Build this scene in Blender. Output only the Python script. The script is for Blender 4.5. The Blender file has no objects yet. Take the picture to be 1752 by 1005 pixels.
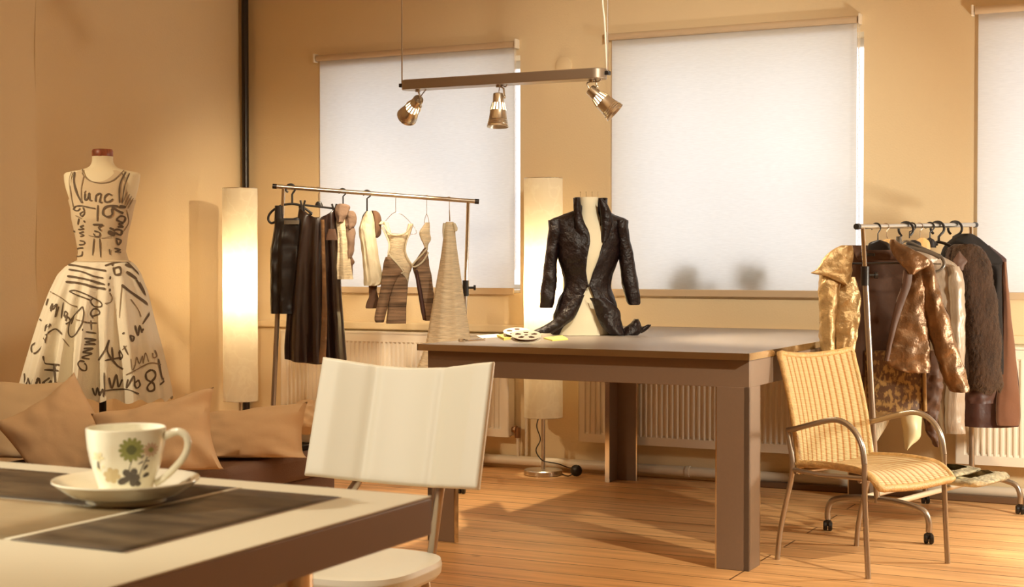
import bpy, bmesh, math, random
from mathutils import Vector, Matrix, noise
random.seed(7)
PI = math.pi
S = bpy.context.scene
COL = S.collection
# ------------------------------------------------------------------ camera
TH, PIT, F = math.radians(26.5), math.radians(1.2), 2560.0
CAM = Vector((0, 0, 1.3))
cd = bpy.data.cameras.new('camera'); cam = bpy.data.objects.new('camera', cd); COL.objects.link(cam)
cam.location = CAM; cam.rotation_euler = (PI/2 - PIT, 0, TH)
cd.sensor_fit = 'HORIZONTAL'; cd.sensor_width = 36; cd.lens = 36*F/1752
cd.clip_start = .05; cd.clip_end = 100
cd.dof.use_dof = True; cd.dof.focus_distance = 7.6; cd.dof.aperture_fstop = 16
S.camera = cam
# ------------------------------------------------------------------ world, exposure, lights
S.view_settings.view_transform = 'Standard'; S.view_settings.look = 'None'
S.view_settings.gamma = 1; S.view_settings.use_curve_mapping = False
S.view_settings.exposure = 0.0
S.cycles.use_denoising = True
S.cycles.max_bounces = 10; S.cycles.diffuse_bounces = 5; S.cycles.transparent_max_bounces = 16
S.cycles.sample_clamp_indirect = 6
w = bpy.data.worlds.new('world'); S.world = w; w.use_nodes = True
w.node_tree.nodes['Background'].inputs[0].default_value = (.95, .97, 1, 1)
w.node_tree.nodes['Background'].inputs[1].default_value = 1.9
WARM = (1, .60, .23); HALO = (1, .80, .52); HALO2 = (1, .86, .62); HALO3 = (1, .94, .78)
def lamp(name, kind, loc, power, color=WARM, aim=None, size=.05, spot=60, blend=.6, sy=None):
    l = bpy.data.lights.new(name, kind); l.energy = power; l.color = color
    o = bpy.data.objects.new(name, l); COL.objects.link(o); o.location = loc
    if aim is not None: o.rotation_euler = (Vector(aim) - Vector(loc)).to_track_quat('-Z', 'Y').to_euler()
    if kind == 'SPOT': l.spot_size = math.radians(spot); l.spot_blend = blend; l.shadow_soft_size = size
    if kind == 'POINT': l.shadow_soft_size = size
    if kind == 'AREA':
        l.size = size
        if sy: l.shape = 'RECTANGLE'; l.size_y = sy
    return o
WY = 8.46                      # the window wall
# daylight outside the three windows
for x in (-4.92, -2.79, -.62):
    lamp('daylight', 'AREA', (x, WY+.62, 1.65), 3.0, (.90, .95, 1), (x, WY-2, 1.65), 1.3, sy=1.1)
# unseen spots out of the frame, some added only to brighten single things
lamp('unseen_spot', 'SPOT', (-5.85, 3.0, 2.9), 420, HALO, (-5.25, 5.8, 1.15), .05, 31, 1)
lamp('unseen_spot', 'SPOT', (-3.2, 2.6, 3.2), 95, HALO, (-4.1, 5.1, .6), .05, 44, .8)  # added spot that brightens the cushions
lamp('unseen_spot', 'SPOT', (-3.3, .25, 2.1), 110, HALO3, (-2.0, 3.4, .9), .05, 20, .6)  # added low spot for a highlight on the white chair back
lamp('unseen_spot', 'SPOT', (-2.5, 1.7, 3.2), 210, HALO3, (-2.0, 3.5, .8), .05, 40, .8)  # added to brighten the white chair, no known fixture
lamp('unseen_spot', 'SPOT', (-.9, .1, 2.3), 75, HALO2, (-1.08, 1.22, 1.06), .05, 46, .7)  # added from the right to lift the cup front and near table
lamp('unseen_spot', 'SPOT', (-3.3, .2, 2.1), 400, HALO3, (-1.09, 1.25, 1.09), .04, 20, .7)
lamp('unseen_spot', 'SPOT', (-1.2, 5.0, 3.2), 350, HALO3, (-3.4, 8.4, 1.3), .08, 62, .9)  # added wash for the wall between the windows
lamp('floor_lamp_light', 'POINT', (.05, 7.2, 1.0), 145, HALO3, None, .12)
lamp('unseen_spot', 'SPOT', (1.0, 4.5, 2.6), 560, HALO2, (-3.0, 6.9, 0), .06, 34, .8)  # added to light the floor under the cutting table
lamp('unseen_spot', 'SPOT', (-3.3, 4.3, 3.2), 190, HALO2, (-4.85, 7.4, 1.2), .05, 30, .8)  # added front light for the first clothes rail
lamp('ceiling_fill', 'AREA', (-2.6, 4.2, 3.25), 22, WARM, (-2.6, 4.2, 0), 4)  # added soft fill under the ceiling, not a fixture of the room

# ------------------------------------------------------------------ pixel geometry helpers (camera basis)
RV = Vector((math.cos(TH), math.sin(TH), 0))
FV = Vector((-math.sin(TH)*math.cos(PIT), math.cos(TH)*math.cos(PIT), -math.sin(PIT)))
UV_ = RV.cross(FV)
FH = Vector((-math.sin(TH), math.cos(TH), 0))
def ray(x, y): return FV + RV*((x-876)/F) - UV_*((y-502.5)/F)
def D(x, y, z): return CAM + ray(x, y)*z
def onY(x, y, Y): d = ray(x, y); return CAM + d*(Y/d.y)
def onX(x, y, X): d = ray(x, y); return CAM + d*(X/d.x)
def onZ(x, y, Z): d = ray(x, y); return CAM + d*((Z-CAM.z)/d.z)

# ------------------------------------------------------------------ materials
def mat(name, col, rough=.6, metal=0, bump=0, bscale=60, var=0, vscale=6, spec=.5, sheen=0, trans=0, emit=0, aniso=None, coat=0, wave=None):
    m = bpy.data.materials.new(name); m.use_nodes = True
    nt = m.node_tree; N = nt.nodes; L = nt.links
    b = N['Principled BSDF']
    b.inputs['Base Color'].default_value = (*col, 1); b.inputs['Roughness'].default_value = rough
    b.inputs['Metallic'].default_value = metal; b.inputs['Specular IOR Level'].default_value = spec
    b.inputs['Sheen Weight'].default_value = sheen; b.inputs['Coat Weight'].default_value = coat
    if emit: b.inputs['Emission Color'].default_value = (*WARM, 1) if emit < 0 else (1, .8, .5, 1); b.inputs['Emission Strength'].default_value = abs(emit)
    tc = N.new('ShaderNodeTexCoord')
    src = tc.outputs['Object']
    if aniso:
        mp = N.new('ShaderNodeMapping'); mp.inputs['Scale'].default_value = aniso; L.new(src, mp.inputs[0]); src = mp.outputs[0]
    if var:
        n = N.new('ShaderNodeTexNoise'); n.inputs['Scale'].default_value = vscale; n.inputs['Detail'].default_value = 5
        L.new(src, n.inputs['Vector'])
        mx = N.new('ShaderNodeMix'); mx.data_type = 'RGBA'
        mx.inputs[6].default_value = (*[c*(1-var) for c in col], 1); mx.inputs[7].default_value = (*[min(1, c*(1+var)) for c in col], 1)
        if var > .1:
            ma = N.new('ShaderNodeMapRange'); ma.inputs[1].default_value = .3; ma.inputs[2].default_value = .7; L.new(n.outputs[0], ma.inputs[0]); L.new(ma.outputs[0], mx.inputs[0])
        else: L.new(n.outputs[0], mx.inputs[0])
        L.new(mx.outputs[2], b.inputs['Base Color'])
    if bump:
        n2 = N.new('ShaderNodeTexNoise'); n2.inputs['Scale'].default_value = bscale; n2.inputs['Detail'].default_value = 6 if 'crinkled' in name or 'coated' in name else 4; n2.inputs['Roughness'].default_value = .54 if 'gold' in name or 'coated' in name else .5
        L.new(src, n2.inputs['Vector'])
        bp = N.new('ShaderNodeBump'); bp.inputs['Strength'].default_value = bump; bp.inputs['Distance'].default_value = .01
        L.new(n2.outputs[0], bp.inputs['Height']); L.new(bp.outputs[0], b.inputs['Normal'])
    if trans:
        t = N.new('ShaderNodeBsdfTranslucent'); t.inputs[0].default_value = (*col, 1)
        ms = N.new('ShaderNodeMixShader'); ms.inputs[0].default_value = trans
        L.new(b.outputs[0], ms.inputs[1]); L.new(t.outputs[0], ms.inputs[2]); L.new(ms.outputs[0], N['Material Output'].inputs[0])
    return m
M = {}
M['wall'] = mat('wall_paint', (.74, .585, .36), .9, bump=.12, bscale=90, var=.04, vscale=1.5)
M['ceil'] = mat('ceiling_paint', (.72, .60, .45), .9)
M['white_paint'] = mat('white_enamel', (.80, .72, .60), .35, bump=.02)
M['pipe_paint'] = mat('pipe_paint', (.72, .62, .48), .4)
M['black'] = mat('black_plastic', (.012, .009, .008), .35)
M['blackpipe'] = mat('black_paint', (.012, .007, .006), .3)
M['bar'] = mat('dull_metal_bar', (.36, .29, .22), .38, .8)
M['steel'] = mat('brushed_steel', (.62, .56, .47), .28, 1, bump=.02, bscale=200)
M['alu'] = mat('grey_tube', (.42, .36, .30), .30, .9)
M['chrome'] = mat('chrome', (.75, .68, .58), .12, 1)
M['tablegrey'] = mat('grey_laminate', (.235, .165, .12), .45, bump=.05, bscale=300, var=.05, vscale=80)
M['tabletop'] = mat('grey_table_surface', (.27, .225, .19), .42, bump=.03, bscale=300)
M['form'] = mat('cream_jersey', (.80, .72, .52), .85, bump=.1, bscale=300)
M['wood_cap'] = mat('red_wood', (.26, .07, .03), .4, var=.4, vscale=20, aniso=(1, 6, 1))
M['ink'] = mat('dark_ink', (.12, .085, .055), .8)
M['ink2'] = mat('sepia_ink', (.26, .19, .12), .8)
M['dress'] = mat('white_cotton', (.84, .79, .66), .85, bump=.15, bscale=120, trans=.1)
M['mesh_top'] = mat('sheer_jersey', (.62, .50, .34), .85, bump=.1, bscale=300)
M['satin'] = mat('black_satin', (.007, .003, .002), .36, bump=.3, bscale=18, aniso=(1, 1, .3), spec=.5)
M['satin2'] = mat('dark_brown_satin', (.016, .006, .004), .30, bump=.3, bscale=9, spec=.8, aniso=(1.5, 1.5, .3))
M['crinkle'] = mat('dark_crinkled_taffeta', (.009, .003, .003), .42, bump=.8, bscale=48, spec=.42)
M['gold'] = mat('gold_crinkled_leather', (.42, .27, .115), .33, .4, bump=.6, bscale=36, var=.15, vscale=22)
M['gold_dark'] = mat('bronze_coated_cloth', (.185, .095, .04), .34, .4, bump=.55, bscale=30, var=.35, vscale=12)
M['lining'] = mat('brown_lining', (.085, .036, .017), .6, bump=.4, bscale=12)
M['linen'] = mat('linen', (.78, .65, .45), .9, bump=.7, bscale=50, aniso=(.6, .6, 7), var=.2, vscale=24, trans=.2)
M['linen_d'] = mat('linen_streaked', (.25, .155, .092), .9, bump=.6, bscale=50, aniso=(.3, .3, 7), var=.75, vscale=9, trans=.1)
M['linen_w'] = mat('pale_crepe', (.80, .72, .54), .9, bump=.7, bscale=45, aniso=(4, 4, .6), trans=.3)
M['mauve'] = mat('mauve_ruffle', (.27, .175, .125), .9, bump=.3, bscale=120, trans=.3)
M['brown_cloth'] = mat('brown_gauze', (.16, .085, .05), .9, bump=.3, bscale=120, trans=.2)
M['shirt'] = mat('shiny_ivory', (.40, .315, .235), .38, .1, bump=.7, bscale=18, aniso=(2, 2, .4), trans=.1)
M['fur'] = mat('brown_fur', (.035, .015, .006), .9, bump=.6, bscale=110, var=.5, vscale=22, sheen=.05, aniso=(1, 1, .35))
M['fur_tip'] = mat('fur_tip', (.095, .046, .016), .7)
M['velvet'] = mat('brown_velvet', (.15, .055, .02), .8, sheen=.4, bump=.1)
M['plum'] = mat('plum_silk', (.05, .015, .010), .5, bump=.5, bscale=14)
M['blackwool'] = mat('black_wool', (.010, .007, .006), .9, bump=.2)
M['clearplast'] = mat('grey_plastic', (.10, .08, .06), .25, spec=.7)
M['pinewood'] = mat('pale_wood', (.66, .40, .15), .4, var=.15, vscale=12, aniso=(6, 1, 1))
M['cushion'] = mat('cushion_cotton', (.77, .60, .42), .9, bump=.5, bscale=9)
M['cushion_w'] = mat('pale_cushion', (.80, .68, .50), .9, bump=.5, bscale=9)
M['sofa'] = mat('mauve_upholstery', (.20, .125, .10), .9, bump=.4, bscale=200)
M['plastic'] = mat('cream_plastic', (.84, .80, .64), .42, bump=.01, bscale=400)
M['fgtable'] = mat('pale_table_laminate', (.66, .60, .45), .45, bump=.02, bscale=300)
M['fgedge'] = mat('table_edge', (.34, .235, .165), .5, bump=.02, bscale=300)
M['china'] = mat('white_china', (.88, .84, .68), .12, coat=.5)
M['green'] = mat('olive_glaze', (.30, .31, .10), .4); M['green_d'] = mat('dark_olive_glaze', (.14, .15, .06), .4)
M['pinkg'] = mat('rose_glaze', (.62, .44, .30), .4); M['brownd'] = mat('brown_glaze', (.09, .07, .055), .4)
M['tan'] = mat('tan_glaze', (.66, .53, .30), .4); M['yellowg'] = mat('yellow_glaze', (.80, .72, .45), .4)
M['yellow'] = mat('yellow_paper', (.80, .70, .18), .7)
M['paperwhite'] = mat('white_paper', (.85, .80, .70), .7)
M['reel'] = mat('white_reel', (.88, .84, .72), .4)
M['brass'] = mat('dull_metal', (.30, .16, .08), .35, .8)
M['glow'] = mat('bulb_glow', (1, .9, .7), .5, emit=7)
M['plant'] = mat('plant_green', (.05, .06, .02), .8); M['pot'] = mat('terracotta', (.25, .12, .06), .8)
M['tubewhite'] = mat('pale_tube', (.74, .64, .48), .3, .2)
M['frame_w'] = mat('window_paint', (.80, .76, .70), .4)
M['blindtube'] = mat('blind_tube', (.56, .42, .27), .5)
M['wrap'] = mat('clear_wrap', (.50, .45, .30), .14, .25, bump=1, bscale=45, var=.6, vscale=18, spec=1)
M['dark_trim'] = mat('dark_wood_trim', (.16, .085, .04), .6)

def custom(name):
    m = bpy.data.materials.new(name); m.use_nodes = True
    return m, m.node_tree.nodes, m.node_tree.links, m.node_tree.nodes['Principled BSDF']
# floor boards
m, N, L, b = custom('floor_boards')
geo = N.new('ShaderNodeNewGeometry')
br = N.new('ShaderNodeTexBrick'); br.offset = .37; br.inputs['Scale'].default_value = 1
br.inputs['Color1'].default_value = (.86, .51, .235, 1); br.inputs['Color2'].default_value = (.76, .43, .185, 1); br.inputs['Mortar'].default_value = (.18, .09, .035, 1)
br.inputs['Mortar Size'].default_value = .0042; br.inputs['Brick Width'].default_value = 5.2; br.inputs['Row Height'].default_value = .195; br.inputs['Bias'].default_value = 0
L.new(geo.outputs['Position'], br.inputs['Vector'])
mp = N.new('ShaderNodeMapping'); mp.inputs['Scale'].default_value = (.9, 14, 1); L.new(geo.outputs['Position'], mp.inputs[0])
nz = N.new('ShaderNodeTexNoise'); nz.inputs['Scale'].default_value = 1.6; nz.inputs['Detail'].default_value = 8; nz.inputs['Distortion'].default_value = .6; L.new(mp.outputs[0], nz.inputs[0])
cr = N.new('ShaderNodeValToRGB'); cr.color_ramp.elements[0].position = .3; cr.color_ramp.elements[0].color = (.74, .70, .66, 1); cr.color_ramp.elements[1].position = .62; cr.color_ramp.elements[1].color = (1.05, 1.04, 1, 1)
L.new(nz.outputs[0], cr.inputs[0])
mx = N.new('ShaderNodeMix'); mx.data_type = 'RGBA'; mx.blend_type = 'MULTIPLY'; mx.inputs[0].default_value = 1
L.new(br.outputs[0], mx.inputs[6]); L.new(cr.outputs[0], mx.inputs[7])
vo = N.new('ShaderNodeTexVoronoi'); vo.inputs['Scale'].default_value = 2.2; mp2 = N.new('ShaderNodeMapping'); mp2.inputs['Scale'].default_value = (.75, 1.6, 1); L.new(geo.outputs['Position'], mp2.inputs[0]); L.new(mp2.outputs[0], vo.inputs[0])
kr = N.new('ShaderNodeValToRGB'); kr.color_ramp.elements[0].position = .02; kr.color_ramp.elements[0].color = (.3, .2, .12, 1); kr.color_ramp.elements[1].position = .055; kr.color_ramp.elements[1].color = (1, 1, 1, 1)
L.new(vo.outputs[0], kr.inputs[0])
mk = N.new('ShaderNodeMix'); mk.data_type = 'RGBA'; mk.blend_type = 'MULTIPLY'; mk.inputs[0].default_value = .8
L.new(mx.outputs[2], mk.inputs[6]); L.new(kr.outputs[0], mk.inputs[7]); L.new(mk.outputs[2], b.inputs['Base Color'])
b.inputs['Roughness'].default_value = .42
bp = N.new('ShaderNodeBump'); bp.inputs['Strength'].default_value = .25; bp.inputs['Distance'].default_value = .004; L.new(br.outputs['Fac'], bp.inputs['Height']); bp.invert = True; L.new(bp.outputs[0], b.inputs['Normal'])
M['floor'] = m
# roller-blind fabric: weave, light comes through
m, N, L, b = custom('blind_fabric')
tc = N.new('ShaderNodeTexCoord'); mp = N.new('ShaderNodeMapping'); mp.inputs['Scale'].default_value = (8, 8, 90); L.new(tc.outputs['Object'], mp.inputs[0])
nz = N.new('ShaderNodeTexNoise'); nz.inputs['Scale'].default_value = 3; nz.inputs['Detail'].default_value = 3; L.new(mp.outputs[0], nz.inputs[0])
cr = N.new('ShaderNodeValToRGB'); cr.color_ramp.elements[0].color = (.70, .685, .665, 1); cr.color_ramp.elements[1].color = (.84, .83, .81, 1); L.new(nz.outputs[0], cr.inputs[0])
L.new(cr.outputs[0], b.inputs['Base Color']); b.inputs['Roughness'].default_value = .9
t = N.new('ShaderNodeBsdfTranslucent'); L.new(cr.outputs[0], t.inputs[0])
ms = N.new('ShaderNodeMixShader'); ms.inputs[0].default_value = .55; L.new(b.outputs[0], ms.inputs[1]); L.new(t.outputs[0], ms.inputs[2]); L.new(ms.outputs[0], N['Material Output'].inputs[0])
M['blind'] = m
# crumpled paper lamp shade
m, N, L, b = custom('rice_paper')
tc = N.new('ShaderNodeTexCoord'); vo = N.new('ShaderNodeTexVoronoi'); vo.feature = 'DISTANCE_TO_EDGE'; vo.inputs['Scale'].default_value = 9
nz = N.new('ShaderNodeTexNoise'); nz.inputs['Scale'].default_value = 5; nz.inputs['Detail'].default_value = 6; L.new(tc.outputs['Object'], nz.inputs[0])
va = N.new('ShaderNodeMixRGB'); va.inputs[0].default_value = .35; L.new(tc.outputs['Object'], va.inputs[1]); L.new(nz.outputs[1], va.inputs[2]); L.new(va.outputs[0], vo.inputs[0])
cr = N.new('ShaderNodeValToRGB'); cr.color_ramp.elements[0].color = (.84, .78, .63, 1); cr.color_ramp.elements[1].position = .10; cr.color_ramp.elements[1].color = (.80, .73, .58, 1); L.new(vo.outputs[0], cr.inputs[0])
L.new(cr.outputs[0], b.inputs['Base Color']); b.inputs['Roughness'].default_value = .8
bp = N.new('ShaderNodeBump'); bp.inputs['Strength'].default_value = .9; bp.inputs['Distance'].default_value = .012; L.new(nz.outputs[0], bp.inputs['Height']); L.new(bp.outputs[0], b.inputs['Normal'])
t = N.new('ShaderNodeBsdfTranslucent'); L.new(cr.outputs[0], t.inputs[0])
ms = N.new('ShaderNodeMixShader'); ms.inputs[0].default_value = .5; L.new(b.outputs[0], ms.inputs[1]); L.new(t.outputs[0], ms.inputs[2]); L.new(ms.outputs[0], N['Material Output'].inputs[0])
M['paper'] = m
# glass
m, N, L, b = custom('window_glass')
tr = N.new('ShaderNodeBsdfTransparent'); gl = N.new('ShaderNodeBsdfGlossy'); gl.inputs['Roughness'].default_value = .02
ms = N.new('ShaderNodeMixShader'); ms.inputs[0].default_value = .06; L.new(tr.outputs[0], ms.inputs[1]); L.new(gl.outputs[0], ms.inputs[2]); L.new(ms.outputs[0], N['Material Output'].inputs[0])
M['glass'] = m
# woven rattan, driven by the sheet's own UVs
m, N, L, b = custom('rattan_weave')
uv = N.new('ShaderNodeTexCoord'); sp = N.new('ShaderNodeSeparateXYZ'); L.new(uv.outputs['UV'], sp.inputs[0])
def wav(sock, freq):
    a = N.new('ShaderNodeMath'); a.operation = 'MULTIPLY'; a.inputs[1].default_value = freq*2*PI; L.new(sock, a.inputs[0])
    s = N.new('ShaderNodeMath'); s.operation = 'SINE'; L.new(a.outputs[0], s.inputs[0]); return s.outputs[0]
cols = wav(sp.outputs[0], 1/.036); rows_ = wav(sp.outputs[1], 1/.0065)
cr = N.new('ShaderNodeValToRGB'); cr.color_ramp.elements[0].position = .0; cr.color_ramp.elements[0].color = (.68, .53, .28, 1); cr.color_ramp.elements.new(.45).color = (.66, .50, .25, 1); cr.color_ramp.elements[2].position = .95; cr.color_ramp.elements[2].color = (.46, .20, .05, 1)
L.new(cols, cr.inputs[0])
c2 = N.new('ShaderNodeValToRGB'); c2.color_ramp.elements[0].position = .0; c2.color_ramp.elements[0].color = (1, 1, 1, 1); c2.color_ramp.elements[1].position = 1; c2.color_ramp.elements[1].color = (.70, .58, .45, 1); L.new(rows_, c2.inputs[0])
mx = N.new('ShaderNodeMix'); mx.data_type = 'RGBA'; mx.blend_type = 'MULTIPLY'; mx.inputs[0].default_value = .8; L.new(cr.outputs[0], mx.inputs[6]); L.new(c2.outputs[0], mx.inputs[7])
L.new(mx.outputs[2], b.inputs['Base Color']); b.inputs['Roughness'].default_value = .5
ad = N.new('ShaderNodeMath'); ad.operation = 'ADD'; L.new(cols, ad.inputs[0]); L.new(rows_, ad.inputs[1])
bp = N.new('ShaderNodeBump'); bp.inputs['Strength'].default_value = .6; bp.inputs['Distance'].default_value = .003; bp.invert = True; L.new(ad.outputs[0], bp.inputs['Height']); L.new(bp.outputs[0], b.inputs['Normal'])
M['rattan'] = m
M['rattan_edge'] = mat('rattan_binding', (.58, .36, .14), .45, bump=.5, bscale=150, var=.2, vscale=40)
# blotchy gold print
m, N, L, b = custom('gold_blotch')
tc = N.new('ShaderNodeTexCoord'); mp = N.new('ShaderNodeMapping'); mp.inputs['Scale'].default_value = (1, 1, .6); L.new(tc.outputs['Object'], mp.inputs[0])
nz = N.new('ShaderNodeTexNoise'); nz.inputs['Scale'].default_value = 60; nz.inputs['Detail'].default_value = 10; L.new(mp.outputs[0], nz.inputs[0])
cr = N.new('ShaderNodeValToRGB'); cr.color_ramp.elements[0].position = .47; cr.color_ramp.elements[0].color = (.10, .045, .017, 1); cr.color_ramp.elements[1].position = .58; cr.color_ramp.elements[1].color = (.33, .20, .065, 1); L.new(nz.outputs[0], cr.inputs[0]); L.new(cr.outputs[0], b.inputs['Base Color']); b.inputs['Roughness'].default_value = .5
M['blotch'] = m
# dark inlay panels of the near table
m, N, L, b = custom('dark_inlay')
tc = N.new('ShaderNodeTexCoord'); mp = N.new('ShaderNodeMapping'); mp.inputs['Scale'].default_value = (3, 9, 1); L.new(tc.outputs['Object'], mp.inputs[0])
nz = N.new('ShaderNodeTexNoise'); nz.inputs['Scale'].default_value = 4; nz.inputs['Detail'].default_value = 6; L.new(mp.outputs[0], nz.inputs[0])
cr = N.new('ShaderNodeValToRGB'); cr.color_ramp.elements[0].position = .35; cr.color_ramp.elements[0].color = (.045, .03, .018, 1); cr.color_ramp.elements[1].position = .7; cr.color_ramp.elements[1].color = (.13, .09, .05, 1); L.new(nz.outputs[0], cr.inputs[0]); L.new(cr.outputs[0], b.inputs['Base Color']); b.inputs['Roughness'].default_value = .5; b.inputs['Specular IOR Level'].default_value = .25
M['inlay'] = m
M['inlay_p'] = mat('stone_inlay', (.42, .33, .20), .4, var=.2, vscale=9)

# ------------------------------------------------------------------ mesh building
class MB:
    def __init__(s): s.v = []; s.f = []; s.m = []; s.uv = {}
    def add(s, vs, fs, mi=0):
        k = len(s.v); s.v += [Vector(v) for v in vs]
        for f in fs: s.f.append([i+k for i in f]); s.m.append(mi)
        return s
    def box(s, lo, hi, mi=0, rz=0, piv=None):
        x0, y0, z0 = lo; x1, y1, z1 = hi
        vs = [Vector(p) for p in ((x0,y0,z0),(x1,y0,z0),(x1,y1,z0),(x0,y1,z0),(x0,y0,z1),(x1,y0,z1),(x1,y1,z1),(x0,y1,z1))]
        if rz:
            c = Vector(piv or ((x0+x1)/2, (y0+y1)/2, 0)); R = Matrix.Rotation(rz, 3, 'Z')
            vs = [R @ (v-c) + c for v in vs]
        return s.add(vs, [(3,2,1,0),(4,5,6,7),(0,1,5,4),(1,2,6,5),(2,3,7,6),(3,0,4,7)], mi)
    def rings(s, R, closed=True, caps=True, mi=0, closed_len=False):
        n = len(R[0]); vs = [p for r in R for p in r]; fs = []
        k = n if closed else n-1
        q = len(R) if closed_len else len(R)-1
        for i in range(q):
            i2 = (i+1) % len(R)
            for j in range(k):
                j2 = (j+1) % n
                fs.append((i*n+j, i*n+j2, i2*n+j2, i2*n+j))
        if caps and closed and not closed_len:
            fs.append(tuple(range(n-1, -1, -1))); fs.append(tuple(range((len(R)-1)*n, len(R)*n)))
        return s.add(vs, fs, mi)
    def tube(s, path, r, n=10, caps=True, mi=0, smooth=0, closed=False):
        P = [Vector(p) for p in path]
        if smooth: P = spline(P, smooth, closed)
        rs = r if isinstance(r, (list, tuple)) else [r]*len(P)
        if len(rs) != len(P): rs = [rs[0] + (rs[-1]-rs[0])*i/(len(P)-1) for i in range(len(P))]
        up = None; R = []
        for i, p in enumerate(P):
            if closed: t = P[(i+1) % len(P)] - P[i-1]
            else: t = P[min(i+1, len(P)-1)] - P[max(i-1, 0)]
            t.normalize()
            if up is None: up = t.orthogonal().normalized()
            up = (up - t*up.dot(t)); up = up.normalized() if up.length > 1e-6 else t.orthogonal().normalized()
            bi = t.cross(up)
            R.append([p + (up*math.cos(2*PI*j/n) + bi*math.sin(2*PI*j/n))*rs[i] for j in range(n)])
        return s.rings(R, True, caps, mi, closed)
    def lathe(s, prof, c=(0,0,0), n=32, axis=None, caps=True, mi=0):
        c = Vector(c); a = Vector(axis or (0,0,1)).normalized(); u = a.orthogonal().normalized(); v = a.cross(u)
        R = [[c + a*z + (u*math.cos(2*PI*j/n) + v*math.sin(2*PI*j/n))*max(r, 1e-4) for j in range(n)] for r, z in prof]
        return s.rings(R, True, caps, mi)
    def ball(s, c, r, n=16, mi=0, sc=(1,1,1)):
        R = []
        for i in range(n//2+1):
            t = PI*i/(n//2); rr = max(math.sin(t), 1e-3)
            R.append([Vector(c) + Vector((rr*math.cos(2*PI*j/n)*r*sc[0], rr*math.sin(2*PI*j/n)*r*sc[1], -math.cos(t)*r*sc[2])) for j in range(n)])
        return s.rings(R, True, False, mi)
    def grid(s, fn, nu, nv, mi=0, closed_u=False, uvfn=None):
        vs = []; fs = []; k0 = len(s.v)
        for j in range(nv+1):
            for i in range(nu + (0 if closed_u else 1)):
                vs.append(fn(i/nu, j/nv))
                if uvfn: s.uv[k0+len(vs)-1] = uvfn(i/nu, j/nv)
        n = nu + (0 if closed_u else 1)
        for j in range(nv):
            for i in range(nu):
                i2 = (i+1) % n
                fs.append((j*n+i, j*n+i2, (j+1)*n+i2, (j+1)*n+i))
        return s.add(vs, fs, mi)
    def build(s, name, mats, parent=None, bevel=0, solid=0, sub=0, flat=False, label=None):
        if not isinstance(mats, (list, tuple)): mats = [mats]
        me = bpy.data.meshes.new(name); o = bpy.data.objects.new(name, me)
        off = parent_world(parent) if parent else None
        vs = [off @ v for v in s.v] if off is not None else s.v
        if parent is None:
            c = Vector((sum(v.x for v in vs)/len(vs), sum(v.y for v in vs)/len(vs), min(v.z for v in vs)))
            vs = [v-c for v in vs]; o.location = c
        me.from_pydata([tuple(v) for v in vs], [], s.f)
        for mt in mats: me.materials.append(mt)
        me.polygons.foreach_set('material_index', s.m)
        if s.uv:
            ul = me.uv_layers.new(name='UVMap')
            for lp in me.loops: ul.data[lp.index].uv = s.uv.get(lp.vertex_index, (0, 0))
        me.update()
        bm = bmesh.new(); bm.from_mesh(me); bmesh.ops.recalc_face_normals(bm, faces=bm.faces); bm.to_mesh(me); bm.free()
        if not flat:
            me.polygons.foreach_set('use_smooth', [True]*len(me.polygons))
            try: me.set_sharp_from_angle(angle=math.radians(38))
            except Exception: pass
        COL.objects.link(o)
        if parent: o.parent = parent
        if bevel:
            q = o.modifiers.new('bevel', 'BEVEL'); q.width = bevel; q.segments = 3; q.limit_method = 'ANGLE'; q.angle_limit = math.radians(40)
        if solid:
            q = o.modifiers.new('solid', 'SOLIDIFY'); q.thickness = solid; q.offset = 0
        if sub:
            q = o.modifiers.new('sub', 'SUBSURF'); q.levels = sub; q.render_levels = sub
        if label: o['label'] = label
        return o
def parent_world(p):
    m = p.matrix_basis.copy(); q = p.parent
    while q: m = q.matrix_basis @ m; q = q.parent
    return m.inverted()
def spline(P, k, closed=False):
    out = []; n = len(P)
    for i in range(n if closed else n-1):
        a = P[(i-1) % n] if closed or i > 0 else P[0]; b = P[i]; c = P[(i+1) % n]; d = P[(i+2) % n] if closed or i+2 < n else P[-1]
        for j in range(k):
            t = j/k
            out.append(.5*((2*b) + (c-a)*t + (2*a-5*b+4*c-d)*t*t + (3*b-a-3*c+d)*t**3))
    if not closed: out.append(P[-1])
    return out
def empty(name, loc, label, cat, group=None, rz=0):
    o = bpy.data.objects.new(name, None); COL.objects.link(o); o.location = loc; o.rotation_euler = (0, 0, rz); o.empty_display_size = .1
    o['label'] = label; o['category'] = cat
    if group: o['group'] = group
    return o
def tag(o, label, cat, group=None, kind=None):
    o['label'] = label; o['category'] = cat
    if group: o['group'] = group
    if kind: o['kind'] = kind
    return o
def struct(o, label, cat):
    o['kind'] = 'structure'; o['label'] = label; o['category'] = cat; return o
def lerp_rows(rows, t):
    """rows: list of tuples sorted by first value, smooth (monotone-ish) interpolation at fraction t of the list"""
    x = t*(len(rows)-1); i = min(int(x), len(rows)-2); u = x-i
    a = rows[max(i-1, 0)]; b = rows[i]; c = rows[i+1]; d = rows[min(i+2, len(rows)-1)]
    return [.5*((2*q) + (r-p)*u + (2*p-5*q+4*r-s_)*u*u + (3*q-p-3*r+s_)*u**3) for p, q, r, s_ in zip(a, b, c, d)]
def fbm(p, s): return noise.noise(Vector(p)*s)*.7 + noise.noise(Vector(p)*s*2.3)*.3
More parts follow.
